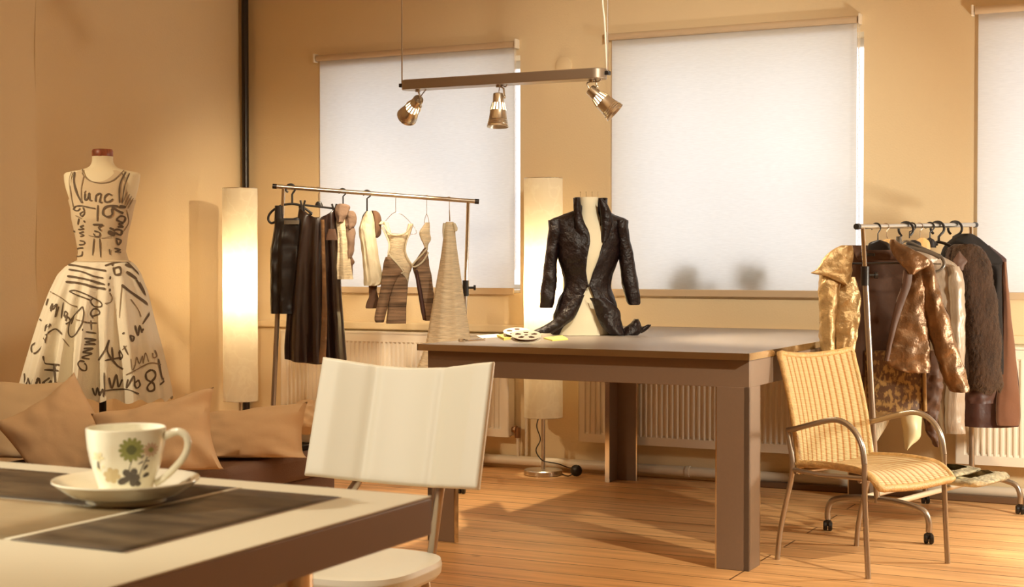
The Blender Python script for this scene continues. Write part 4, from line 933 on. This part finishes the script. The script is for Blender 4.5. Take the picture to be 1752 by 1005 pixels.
puff('placket', [(462, 1546, 1562), (490, 1542, 1558), (520, 1532, 1547), (560, 1523, 1534), (600, 1516, 1524), (618, 1513, 1521)], GZ-.075, .010, M['lining'], g, .004, label='brown facing strip')
puff('collar_band', [(420, 1458, 1530), (428, 1460, 1536), (440, 1464, 1548), (446, 1470, 1550)], GZ+.045, .012, M['lining'], g, .008)
mb = MB()
sheet(mb, [(433.5, 1482, 1497), (438.5, 1482, 1497)], GZ+.005, .002, 6, 4); mb.build('label_tag', M['black'], g, solid=.001, label='small black garment tag')
# little unreadable tag writing: four strokes
mb = MB()
for k in range(4): mb.tube([D(1485+k*2.6, 434.6, GZ-.003), D(1486+k*2.6, 437.2, GZ-.003)], .0009, 5)
mb.build('tag_lettering', M['clearplast'], g)
g = empty('printed_skirt', D(1535, 706, y1+.1), 'brown skirt with blotchy gold print hanging below the gold jacket', 'skirt')
mb = MB(); cloth(mb, [(600, 1478, 1582), (640, 1480, 1583), (670, 1482, 1583), (690, 1484, 1583), (704, 1486, 1583)], y1+.13, .05, 44, 24, pleat=.06, freq=5, crum=.004); mb.build('body', M['blotch'], g)
mb = MB(); cloth(mb, [(600, 1577, 1584), (660, 1578, 1585), (704, 1579, 1586)], y1+.09, .012, 10, 12); mb.build('edge_binding', M['gold'], g, label='golden edge')
h, y2 = hanger(1515, 'r', (1517, 404), 'wire', 'pale wire-hooked wooden hanger behind the black shoulder hanger', .017, .0018, [[(1517, 404), (1519, 410)]], armr=.002, boss=(1503, 409, 1538, 424), boss_mat=M['pinewood'])
h, y3 = hanger(1550, 'r', (1538, 406), K, 'large black ring-hook hanger with grey clip, in the rail middle', .036, .006, None, ring=True, flip=-1)
mb = MB(); mb.tube([D(1538, 405, y3), D(1538, 424, y3)], .014, 10); mb.build('clip', M['clearplast'], h, label='grey clip')
mb = MB(); mb.tube([D(x, y, y3-.14) for x, y in ((1541, 421), (1560, 424), (1590, 432), (1608, 441))], .010, 10, smooth=4); mb.tube([D(x, y, y3-.14) for x, y in ((1541, 420), (1551, 413), (1580, 425), (1607, 437))], .006, 10, smooth=4)
mb.tube([D(x, y, y3-.14) for x, y in ((1606, 436), (1613, 444), (1615, 454), (1608, 463), (1598, 465), (1595, 459))], .008, 10, smooth=5)
mb.tube([D(1594, 452, y3-.14), D(1610, 452, y3-.14)], .004, 8)
mb.build('arms', M['clearplast'], h, label='shiny grey plastic arms')
h, y4 = hanger(1560, 'r', (1556, 408), K, 'black hanger with flat shoulders just before the wooden one', .02, .003, None, boss=(1549, 411, 1577, 424))
h, y5 = hanger(1573, 'r', (1574, 408), 'wire', 'pale wooden hanger with wire hook, in the rail middle', .018, .0018, None, boss=(1564, 407, 1592, 427), boss_mat=M['pinewood'])
h, y6 = hanger(1591, 'r', (1591, 408), K, 'black hanger with bent neck beside the pale wooden one', .022, .0035, [[(1591, 408), (1578, 417), (1570, 424)], [(1591, 408), (1604, 420)]], armr=.006, boss=(1584, 409, 1602, 424))
h, y7 = hanger(1604, 'r', (1606, 414), K, 'black ring-hook hanger carrying the brown fur jacket', .034, .0065, [[(1606, 414), (1588, 420), (1572, 430)], [(1606, 414), (1622, 419), (1640, 430)]], ring=True, armr=.008)
h, y8 = hanger(1634, 'r', (1631, 412), K, 'black ring-hook hanger nearest the window, carrying the velvet coat', .036, .0065, [[(1631, 412), (1620, 418)], [(1631, 412), (1660, 420), (1700, 445)]], ring=True, armr=.008)
g = empty('brown_scarf', D(1600, 745, y3), 'crinkled reddish-brown sleeve-like scarf beside the printed skirt', 'scarf')
puff('cloth', [(600, 1584, 1615), (640, 1582, 1613), (670, 1580, 1612), (700, 1578, 1608), (720, 1580, 1604), (745, 1588, 1604), (765, 1600, 1606)], y2+.1, .03, M['lining'], g, .022, 24)
g = empty('ivory_blouse', D(1620, 740, y5), 'shiny ivory long-sleeved blouse between gold jacket and fur', 'blouse')
puff('body', [(436, 1560, 1606), (446, 1556, 1624), (458, 1556, 1638), (475, 1560, 1646), (500, 1566, 1649), (560, 1580, 1649), (620, 1592, 1648), (680, 1598, 1648), (740, 1604, 1649)], y5, .06, M['shirt'], g, .018, 12, .1, 6, 48, 50)
puff('sleeve', [(456, 1618, 1640), (480, 1622, 1648), (540, 1626, 1650), (620, 1622, 1650), (700, 1616, 1650), (742, 1618, 1650)], y5-.06, .035, M['shirt'], g, .016, 14)
puff('collar', [(428, 1566, 1588), (434, 1562, 1600), (444, 1566, 1604), (450, 1574, 1600)], y5-.05, .03, M['shirt'], g, .01)
g = empty('fur_jacket', D(1680, 668, y7), 'brown fur jacket with suede collar tab behind the ivory blouse', 'jacket')
def fur_fn(u, v):
    py, xl, xr = lerp_rows([(418, 1636, 1662), (424, 1625, 1676), (440, 1622, 1686), (470, 1626, 1694), (520, 1636, 1702), (570, 1642, 1708), (620, 1646, 1711), (655, 1648, 1711), (668, 1650, 1706)], v)
    a = 2*PI*u; x = (xl+xr)/2+(xr-xl)/2*math.copysign(abs(math.cos(a))**.8, math.cos(a))
    p = D(x, py+4*math.sin(a*5)*v**8, y7-.02) - FH*(.11*math.copysign(abs(math.sin(a))**.8, math.sin(a)))
    o = RV*math.cos(a)-FH*math.sin(a)
    return p + o*(.012*noise.noise(p*9) + .006*noise.noise(p*70))
mb = MB(); mb.grid(fur_fn, 110, 110, closed_u=True); mb.build('body', M['fur'], g)
mb = MB(); rnd = random.Random(3)
for k in range(15000):
    u, v = rnd.random(), rnd.uniform(.02, 1)**.8
    p = fur_fn(u, v); a = 2*PI*u; o = RV*math.cos(a)-FH*math.sin(a)
    d = (o*rnd.uniform(.35, .9)+Vector((rnd.gauss(0, .25), rnd.gauss(0, .25), -1))).normalized()*rnd.uniform(.006, .014)
    t = d.cross(o).normalized()*.0006
    mb.add([p-t, p+t, p+d], [(0, 1, 2)])
fo = mb.build('pile', M['fur_tip'], g); fo['kind'] = 'stuff'
puff('collar_tab', [(430, 1640, 1642), (440, 1633, 1650), (447, 1629, 1655), (455, 1632, 1650), (463, 1643, 1648)], y7-.16, .008, M['lining'], g, .004, label='brown suede tab')
puff('hem_lining', [(655, 1648, 1708), (680, 1650, 1700), (690, 1652, 1698)], y7+.02, .05, M['plum'], g, .01, label='plum lining below the fur')
g = empty('velvet_coat', D(1700, 730, y8), 'long brown velvet coat with plum lining, nearest the third blind', 'coat')
puff('body', [(420, 1640, 1690), (440, 1640, 1716), (452, 1640, 1720), (500, 1642, 1724), (560, 1646, 1730), (620, 1650, 1737), (680, 1652, 1743), (718, 1652, 1743), (730, 1652, 1740)], y8+.06, .07, M['plum'], g, .010, 10, .08, 6, 50, 50)
puff('front_edge', [(448, 1712, 1720), (500, 1714, 1725), (560, 1714, 1731), (620, 1710, 1738), (680, 1705, 1743), (715, 1704, 1744), (728, 1706, 1742)], y8-.03, .03, M['velvet'], g, .010, 10)
g = empty('black_jacket', D(1690, 460, y8), 'black wool jacket with sloping shoulder, draped over the velvet coat', 'jacket')
puff('body', [(400, 1646, 1660), (404, 1636, 1668), (414, 1622, 1682), (428, 1612, 1698), (442, 1612, 1712), (452, 1640, 1714), (459, 1690, 1712), (520, 1690, 1712), (600, 1695, 1715), (640, 1698, 1714)], y8-.03, .055, M['blackwool'], g, .006)
g = empty('pale_cloth', D(1560, 770, y2+.3), 'pale yellow cloth corner hanging below the printed skirt', 'cloth')
mb = MB(); sheet(mb, [(690, 1536, 1578), (710, 1540, 1577), (735, 1544, 1576), (752, 1546, 1572), (770, 1548, 1550)], y2+.25, .03, 14, 22, crum=.01); mb.build('drape', M['yellowg'], g, solid=.002)
g = empty('pale_slip', D(1505, 760, y2+.3), 'cream slip hem hanging behind the rattan chair back', 'slip')
mb = MB(); cloth(mb, [(690, 1482, 1528), (710, 1484, 1524), (730, 1486, 1516), (755, 1488, 1500)], y2+.22, .03, 24, 20, crum=.008); mb.build('drape', M['linen_w'], g)
# wrapped folded garment lying on the base tubes
pk = empty('wrapped_garment', (-1.33, 7.8, .19), 'clear plastic wrapped folded garment lying on the coats rail base', 'packet')
dd = Vector((.246, .969, 0)); nn = Vector((dd.y, -dd.x, 0)); pc = Vector((-1.36, 7.75, .19))
def pkt(s0, s1, t0, t1, z0, z1, mt, nm):
    mb = MB()
    def fn(u, v):
        a = 2*PI*u; ex, ey = math.cos(a), math.sin(a)
        k = math.sin(PI*(.06+.88*v))**.25
        s_ = (s0+s1)/2 + (s1-s0)/2*math.copysign(abs(ex)**.25, ex)*k; tt = (t0+t1)/2 + (t1-t0)/2*math.copysign(abs(ey)**.25, ey)*k
        p = pc + dd*tt + nn*s_ + Vector((0, 0, z0 + (z1-z0)*v))
        return p + Vector((0, 0, .022*fbm(p, 18)*(1 if v > .5 else 0)))
    mb.grid(fn, 48, 14, closed_u=True); return mb.build(nm, mt, pk)
pkt(-.13, .22, -.2, .2, .0, .05, M['wrap'], 'wrapped_bundle'); pkt(-.15, .1, -.24, .12, .045, .075, M['wrap'], 'wrapped_bundle'); pkt(-.12, .05, -.15, .05, -.0, .03, M['black'], 'dark_cloth')
# ================================================================== RATTAN CHAIR
Fd = Vector((.896, -.443, 0)); Sd = Vector((.443, .896, 0))
ro = Vector((-1.868, 6.345, 0))
def rc(u, s_, z): return ro + Fd*u + Sd*s_ + Vector((0, 0, z))
cc = rc(.25, .26, 0)
rch = empty('rattan_chair', (cc.x, cc.y, 0), 'woven rattan armchair on grey metal tube legs beside the cutting table', 'chair')
WD = .525
for s_, in ((.0,), (WD,)):
    mb = MB()
    mb.tube([rc(0, s_, 0), rc(.015, s_, .12), rc(.05, s_, .26), rc(.078, s_, .36), rc(.085, s_, .44), rc(.06, s_, .56), rc(.062, s_, .575)], .0115, 12, smooth=6)
    bl = mb.build('leg', M['alu'], rch)
    mb = MB()
    mb.tube([rc(.062, s_, .572), rc(.10, s_, .582), rc(.22, s_, .617), rc(.31, s_, .638), rc(.37, s_, .632), rc(.425, s_, .60), rc(.463, s_, .545), rc(.478, s_, .47)], .0125, 12, smooth=6)
    mb.build('armrest', M['alu'], rch)
    MB().tube([rc(.478, s_, .47), rc(.482, s_, .3), rc(.50, s_, 0)], .0115, 12, smooth=6).build('leg', M['alu'], rch)
    MB().tube([rc(.085, s_, .405), rc(.25, s_, .40), rc(.478, s_, .41)], .010, 10).build('side_rail', M['alu'], rch)
for u in (.10, .45): MB().tube([rc(u, 0, .395), rc(u, WD, .395)], .009, 10).build('cross_rail', M['alu'], rch)
def back_pt(u, v):   # u across 0..1, v up 0..1
    s_ = .025 + (WD-.05)*u
    z = .385 + (.90-.385)*v - .018*math.sin(PI*u)*v
    d = .10 - .115*v**1.6 + .0 - .045*math.sin(PI*u)*(1-.3*v)
    return rc(d, s_, z)
def seat_pt(u, v):   # v from rear 0 to front 1
    s_ = .025 + (WD-.05)*u
    d = .07 + .47*v
    z = .425 + .012*math.sin(PI*v) - .05*max(0, (v-.78)/.22)**2 - .022*math.sin(PI*u)*(1-.4*v) + .012*v*(1-v)
    return rc(d, s_, z)
mb = MB(); mb.grid(back_pt, 40, 50, uvfn=lambda u, v: (u*(WD-.05), v*.52)); bk = mb.build('backrest', M['rattan'], rch, solid=.012)
mb = MB(); mb.grid(seat_pt, 40, 46, uvfn=lambda u, v: (u*(WD-.05), v*.47)); st_ = mb.build('seat', M['rattan'], rch, solid=.012)
mb = MB(); edge = [back_pt(0, v/12) for v in range(13)] + [back_pt(u/10, 1) for u in range(1, 11)] + [back_pt(1, 1-v/12) for v in range(1, 13)]
mb.tube(edge, .0135, 10, smooth=2); mb.build('binding', M['rattan_edge'], bk)
mb = MB(); edge = [seat_pt(0, v/12) for v in range(13)] + [seat_pt(u/10, 1) for u in range(1, 11)] + [seat_pt(1, 1-v/12) for v in range(1, 13)]
mb.tube(edge, .0155, 10, smooth=2); mb.build('binding', M['rattan_edge'], st_)
# ================================================================== SOFA AND CUSHIONS
so = empty('day_bed', (-4.43, 4.5, 0), 'low mauve upholstered day bed covered with loose cushions', 'sofa')
MB().box((-4.93, 3.0, .08), (-3.95, 6.03, .30)).build('base', M['sofa'], so, bevel=.02)
MB().box((-4.95, 2.98, .295), (-3.92, 6.05, .42)).build('mattress', M['sofa'], so, bevel=.03)
for x in (-4.83, -4.05):
    for y in (3.1, 5.83): MB().tube([(x, y, 0), (x, y, .09)], .025, 12).build('leg', M['black'], so)
def pillow(px, py, z, hw, hh, th, roll, mt, lb, lean=.35, yaw=0., sharp=.16, seed=1, squash=None):
    c = D(px, py, z)
    up = (Vector((0, 0, 1))*math.cos(lean) + FH*math.sin(lean)).normalized()
    rt = (RV*math.cos(yaw) + FH*math.sin(yaw)).normalized()
    nrm = rt.cross(up).normalized(); up = nrm.cross(rt)
    e1 = rt*math.cos(roll) + up*math.sin(roll); e2 = -rt*math.sin(roll) + up*math.cos(roll)
    mb = MB(); n = 36
    def side(s_):
        def fn(u, v):
            a, b_ = 2*u-1, 2*v-1
            x = a*(1-sharp*(1-b_*b_)*abs(a)); y = b_*(1-sharp*(1-a*a)*abs(b_))
            t = ((1-a*a)*(1-b_*b_))
            h = th*max(t, 0)**.42
            w_ = .010*fbm(Vector((a*2+seed, b_*2, s_)), 1.2) + .012*noise.noise(Vector((a*1.2+b_*4+seed, b_*.7-a*3, seed)))*(1-t)
            cr_ = .011*math.sin(9*math.atan2(b_, a)+3*math.hypot(a, b_)+seed)*min(1, math.hypot(a, b_))**3*(1 if t > .02 else 0)
            q = c + e1*hw*x + e2*hh*y + nrm*s_*(h + (w_+cr_)*(1 if t > 0 else 0))
            if q.z < .46: q.z = .4225 + .0375*math.exp((q.z-.46)/.07)
            return q
        return fn
    mb.grid(side(1), n, n); mb.grid(side(-1), n, n)
    o = mb.build('cushion', M[mt], None)
    bm = bmesh.new(); bm.from_mesh(o.data); bmesh.ops.remove_doubles(bm, verts=bm.verts, dist=.0015); bmesh.ops.recalc_face_normals(bm, faces=bm.faces); bm.to_mesh(o.data); bm.free()
    return tag(o, lb, 'cushion', 'cushions on the day bed')
pillow(-4, 724, 6.66, .27, .23, .09, -.12, 'cushion_w', 'palest cushion lying at the picture edge, behind the peaked cushion', .5, .2, seed=4)
pillow(112, 762, 6.34, .195, .255, .11, .60, 'cushion', 'large cushion standing on end with a peaked top corner, below the dress', .35, .1, .12, seed=2)
pillow(268, 757, 6.2, .265, .19, .11, .24, 'cushion', 'cushion behind the cup with its pointed corner up to the paper lamp', .45, -.1, .14, seed=3)
pillow(424, 757, 6.72, .275, .165, .12, .12, 'cushion', 'plump folded cushion at the day bed end nearest the white chair', .45, -.15, .10, seed=6)
pillow(497, 722, 6.95, .13, .085, .06, .35, 'cushion', 'small cushion on top of the plump one, next to the white chair back', .7, -.2, .10, seed=8)
tag(MB().box((-4.22, 5.78, .4215), (-3.97, 6.02, .445)).build('folder', M['black'], bevel=.003), 'dark folder lying at the end of the day bed', 'folder')
tag(MB().box((-4.13, 5.88, .446), (-3.98, 6.0, .52)).build('white_box', M['paperwhite'], bevel=.004), 'small white box standing on the dark folder', 'box')
# ================================================================== NEAR TABLE
TXR, TYB, TZ2 = -.789, 1.39, 1.05
TXL, TYF = -1.75, .45
nt_ = empty('inlaid_table', ((TXL+TXR)/2, (TYB+TYF)/2, 0), 'tall pale table with dark inlaid panels carrying the flowered cup', 'table')
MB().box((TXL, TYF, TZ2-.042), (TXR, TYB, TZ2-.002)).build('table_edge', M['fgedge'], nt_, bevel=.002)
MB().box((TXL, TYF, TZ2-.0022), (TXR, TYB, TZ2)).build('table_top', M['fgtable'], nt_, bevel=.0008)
def inlay(x0, y0, x1, y1, mt, nm='inlay_panel', lb=None):
    mb = MB(); mb.grid(lambda u, v: Vector((x0+(x1-x0)*u, y0+(y1-y0)*v, TZ2+.0006)), 8, 8); mb.build(nm, M[mt], nt_, solid=.0008, label=lb)
xq = TXR-.213
inlay(xq+.002, TYB-.393, TXR-.082, TYB-.055, 'inlay', lb='dark brown panel')
inlay(TXL+.1, TYB-.215, xq-.007, TYB-.05, 'inlay', lb='dark brown panel')
inlay(TXL+.1, TYB-.393, xq-.007, TYB-.222, 'inlay_p', lb='pale stone panel')
inlay(TXR-.080, TYB-.393, TXR-.079, TYB-.055, 'fgedge', 'inlay_line'); 
inlay(xq-.006, TYB-.393, xq+.001, TYB-.05, 'fgtable', 'inlay_line')
for x, y in ((-.835, 1.185), (-1.66, 1.185), (-.835, .56), (-1.66, .56)):
    l_ = MB().tube([(x, y, .01), (x, y, TZ2-.043)], .027, 24).build('leg', M['chrome'], nt_, label='shiny metal leg')
    MB().tube([(x, y, 0), (x, y, .012)], .034, 24).build('foot_pad', M['black'], l_)
# ------------------------------------------------------------------ cup and saucer
cs_ = onZ(216, 846, TZ2+.008); CX, CY = cs_.x, cs_.y
sa = empty('saucer', (CX, CY, TZ2), 'white china saucer with flower print under the cup', 'saucer')
sprof = [(0, .006), (.034, .006), (.036, .001), (.041, .001), (.043, .006), (.060, .0115), (.0725, .0215), (.0745, .0235), (.0755, .0225), (.0745, .020), (.0600, .0095)]
sprof = [(0, .004), (.034, .004), (.0355, 0), (.041, 0), (.0425, .004), (.060, .0095), (.0735, .0205), (.0755, .0225), (.0752, .0240), (.0735, .0238), (.058, .0135), (.044, .0085), (.030, .0072), (0, .0072)]
MB().lathe(sprof, (CX, CY, TZ2+.0008), 72, caps=False).build('dish', M['china'], sa)
cu = empty('teacup', (CX, CY, TZ2+.008), 'white china cup printed with green, pink and brown flowers on its saucer', 'cup')
prof = [(.0, .0085), (.022, .0085), (.0235, .0075), (.026, .0075), (.0262, .0105), (.0285, .018), (.0325, .030), (.0365, .044), (.0392, .058), (.0405, .070), (.0408, .0775)]
def cup_r(z):
    for i in range(3, len(prof)-1):
        if prof[i][1] <= z <= prof[i+1][1]:
            return prof[i][0]+(prof[i+1][0]-prof[i][0])*(z-prof[i][1])/max(1e-6, prof[i+1][1]-prof[i][1])
    return prof[-1][0]
full = prof + [(.0402, .0783), (.0393, .0775), (.0390, .070), (.0376, .058), (.0350, .044), (.0310, .030), (.0265, .018), (.018, .013), (0, .012)]
mb = MB(); mb.lathe(full, (CX, CY, TZ2), 72, caps=False)
zc = depth(cs_); pxc = 216.5
def cup_pt(x, y, out=.0004):
    # crop coordinates of the print -> angle and height on the cup
    px, py = 60+x*.199, 700+y*.199
    zz = (846-py)/F*zc + .0135
    r = cup_r(max(.0105, min(.0775, zz))); s_ = max(-.98, min(.98, (px-pxc)/F*zc/r))
    c_ = math.sqrt(1-s_*s_)
    cdv = (CAM-Vector((CX, CY, CAM.z))); cdv.z = 0; cdv.normalize(); rr = Vector((-cdv.y, cdv.x, 0))
    return Vector((CX, CY, TZ2+zz)) + (rr*s_ + cdv*c_)*(r+out)
def petal(cx, cy, a, l, w_, mi, out=.0004, fn=None):
    f_ = fn or cup_pt; vs = []
    n = 10
    for k in range(n):
        t = 2*PI*k/n; x = l/2+l/2*math.cos(t); y = w_/2*math.sin(t)*(.55+.45*x/l)
        vs.append(f_(cx+x*math.cos(a)-y*math.sin(a), cy+x*math.sin(a)+y*math.cos(a), out))
    mb.add(vs, [tuple(range(n))], mi)
def flower(cx, cy, r, n, mi, mc, cr_, wk=.9, fn=None):
    for k in range(n): petal(cx, cy, 2*PI*k/n+.2, r, 2*PI*r/n*wk, mi, .0003+.00005*(k % 2), fn)
    for k in range(4): petal(cx, cy, 2*PI*k/4, cr_, cr_*1.5, mc, .0006, fn)
flower(830, 360, 108, 13, 1, 2, 42); flower(988, 372, 66, 12, 3, 1, 22, .7)
flower(672, 580, 72, 6, 5, 5, 15, .8); flower(560, 425, 48, 5, 6, 6, 10, .6)
for a, l in ((-2.3, 88), (-1.1, 85), (2.7, 115), (.1, 75), (1.25, 85)): petal(825, 600, a, l, 72, 4, .0007)
petal(870, 630, 1.2, 55, 60, 4, .0007); petal(920, 605, -.5, 60, 42, 4, .0006); petal(925, 545, -.9, 60, 26, 4, .0006); petal(880, 490, -.5, 55, 14, 4); petal(945, 465, 0, 32, 16, 4); petal(905, 440, -.8, 40, 16, 4)
petal(545, 520, .6, 45, 28, 6); petal(552, 460, 1.5, 70, 8, 4); petal(590, 520, -1, 30, 16, 6)
for a, b_ in (((830, 460), (800, 560)), ((960, 430), (900, 560)), ((905, 560), (880, 610)), ((560, 460), (570, 530))):
    P = [cup_pt(a[0]+(b_[0]-a[0])*k/6, a[1]+(b_[1]-a[1])*k/6, .0003) for k in range(7)]; mb.tube(P, .0004, 5, mi=4)
cb = mb.build('body', [M['china'], M['green'], M['green_d'], M['pinkg'], M['brownd'], M['tan'], M['yellowg']], cu)
hd_ = (onZ(300, 846, TZ2) - onZ(216, 846, TZ2)); hd_.z = 0; hd_.normalize()
def hp(o, z): return Vector((CX, CY, TZ2+z)) + hd_*o
MB().tube([hp(.036, .066), hp(.044, .0705), hp(.054, .0735), hp(.0615, .070), hp(.0645, .062), hp(.063, .053), hp(.058, .044), hp(.048, .033), hp(.038, .024), hp(.030, .019)], [.0042, .0034], 12, smooth=5).build('handle', M['china'], cu)
# flower print on the saucer rim
mb = MB()
def sau_pt(x, y, out=.0004):
    q = Vector((x, y)); r = q.length
    z = .0138 + (r-.058)/.0155*.0103 if r > .058 else .0085 + max(0, r-.044)/.014*.005
    return Vector((CX, CY, TZ2+.0012+z+out)) + hd_*x + Vector((-hd_.y, hd_.x, 0))*y
fl_cx, fl_cy = .060, .004
for k in range(6): petal(fl_cx, fl_cy, 2*PI*k/6, .0105, .010, 1, .0004, sau_pt)
petal(fl_cx, fl_cy-.012, -.6, .014, .006, 2, .0005, sau_pt); petal(fl_cx-.004, fl_cy+.010, 1.2, .014, .006, 2, .0005, sau_pt); petal(fl_cx-.002, fl_cy, 2.8, .012, .007, 2, .0006, sau_pt)
mb.m = [max(0, i-1) for i in mb.m]
mb.build('flower_print', [M['tan'], M['brownd']], sa, label='brown flower print')
# ================================================================== WHITE CHAIR
zch = 4.0
TLc, TRc, BLc, BRc = D(556, 612, 4.06), D(848, 620, 3.86), D(524, 815, 3.99), D(822, 840, 3.79)
mid = (BLc+BRc)/2
wc = empty('white_chair', (mid.x, mid.y-.15, 0), 'cream plastic chair with curved back and steel tubes before the inlaid table', 'chair')
acr = (TRc-TLc).normalized(); upv = ((TLc+TRc)/2-(BLc+BRc)/2).normalized(); nb = acr.cross(upv).normalized()
if nb.dot(FH) > 0: nb = -nb
def wb(u, v, off=0.):
    p = TLc.lerp(TRc, u).lerp(BLc.lerp(BRc, u), 1-v)
    x = abs(2*u-1)
    bow = -.036*(1-(x/.78)**2) if x < .78 else .006*(x-.78)/.22       # hollow towards the sitter, flat rims
    rib = -.006*(math.exp(-((u-.30)/.03)**2)+math.exp(-((u-.70)/.03)**2))
    return p + nb*(bow+rib+off) - upv*.014*math.sin(PI*u)*(v)*1.0
mb = MB()
us = [0, .004, .012] + [.02+.96*k/60 for k in range(61)] + [.988, .996, 1]
vs_ = [0, .006, .018] + [.03+.94*k/20 for k in range(21)] + [.982, .994, 1]
def th_(u, v):
    e = min(min(u, 1-u)/.018, min(v, 1-v)/.026, 1); return .013*math.sqrt(max(0, 1-(1-e)**2))
F_ = [[wb(u, v, th_(u, v)) for u in us] for v in vs_]; B_ = [[wb(u, v, -th_(u, v)) for u in us] for v in vs_]
mb.rings(F_, False, False); mb.rings(B_, False, False)
mb.build('backrest', M['plastic'], wc)
bm = bmesh.new(); o_ = wc.children[0]; bm.from_mesh(o_.data); bmesh.ops.remove_doubles(bm, verts=bm.verts, dist=.0004); bmesh.ops.recalc_face_normals(bm, faces=bm.faces); bm.to_mesh(o_.data); bm.free()
SZ = .50
sR = onZ(735, 964, SZ); sL = sR + (BLc-BRc)*.78; sL.z = SZ
fw = Vector((acr.y, -acr.x, 0)).normalized()
if fw.dot(FH) > 0: fw = -fw
ar = Vector((-fw.y, fw.x, 0)); 
if ar.dot(RV) < 0: ar = -ar
sc0 = (sL+sR)/2 + fw*.185 + ar*.055
def seat2(u, v):
    a = 2*PI*u; ca, sa_ = math.cos(a), math.sin(a); e = .62
    X_ = .222*math.copysign(abs(ca)**e, ca); Y_ = .215*math.copysign(abs(sa_)**e, sa_)
    k = [(0, .5, .030), (.12, .9, .030), (.25, .985, .026), (.4, 1, .012), (.6, .99, -.008), (.75, .95, -.018), (1, .2, -.018)]
    for i in range(len(k)-1):
        if k[i][0] <= v <= k[i+1][0]: t = (v-k[i][0])/(k[i+1][0]-k[i][0]); r_ = k[i][1]+(k[i+1][1]-k[i][1])*t; z = k[i][2]+(k[i+1][2]-k[i][2])*t; break
    return sc0 + ar*X_*r_ + fw*Y_*r_ + Vector((0, 0, z - .01*(1-r_)))
mb = MB(); mb.grid(seat2, 72, 40, closed_u=True); mb.add([seat2(k/72, 0) for k in range(72)], [tuple(range(72))]); mb.add([seat2(k/72, 1) for k in range(72)], [tuple(range(72))])
mb.build('seat', M['plastic'], wc)
for q0, q1, s_ in (((737, 842, 3.83), sR, 1), ((592, 826, 3.95), sL, -1)):
    top = D(*q0)+upv*.10-nb*.06
    mb = MB(); mb.tube([top, D(*q0)-nb*.052, q1-fw*.015+Vector((0, 0, .03)), q1+Vector((0, 0, -.01)), q1+fw*.06+Vector((0, 0, -.03)), q1+fw*.15+Vector((0, 0, -.032))], .0125, 14, smooth=8); mb.build('back_tube', M['alu'], wc)
for sx in (-1, 1):
    for sy in (-1, 1):
        t_ = sc0 + ar*.15*sx + fw*.14*sy + Vector((0, 0, -.02)); b_ = sc0 + ar*.20*sx + fw*.20*sy; b_.z = 0
        MB().tube([b_, t_], .0125, 12).build('leg', M['steel'], wc)
mb = MB(); mb.box((-.16, -.15, -.034), (.16, .15, -.02)); mb.v = [sc0+ar*v.x+fw*v.y+Vector((0, 0, v.z)) for v in mb.v]; mb.build('seat_plate', M['black'], wc)
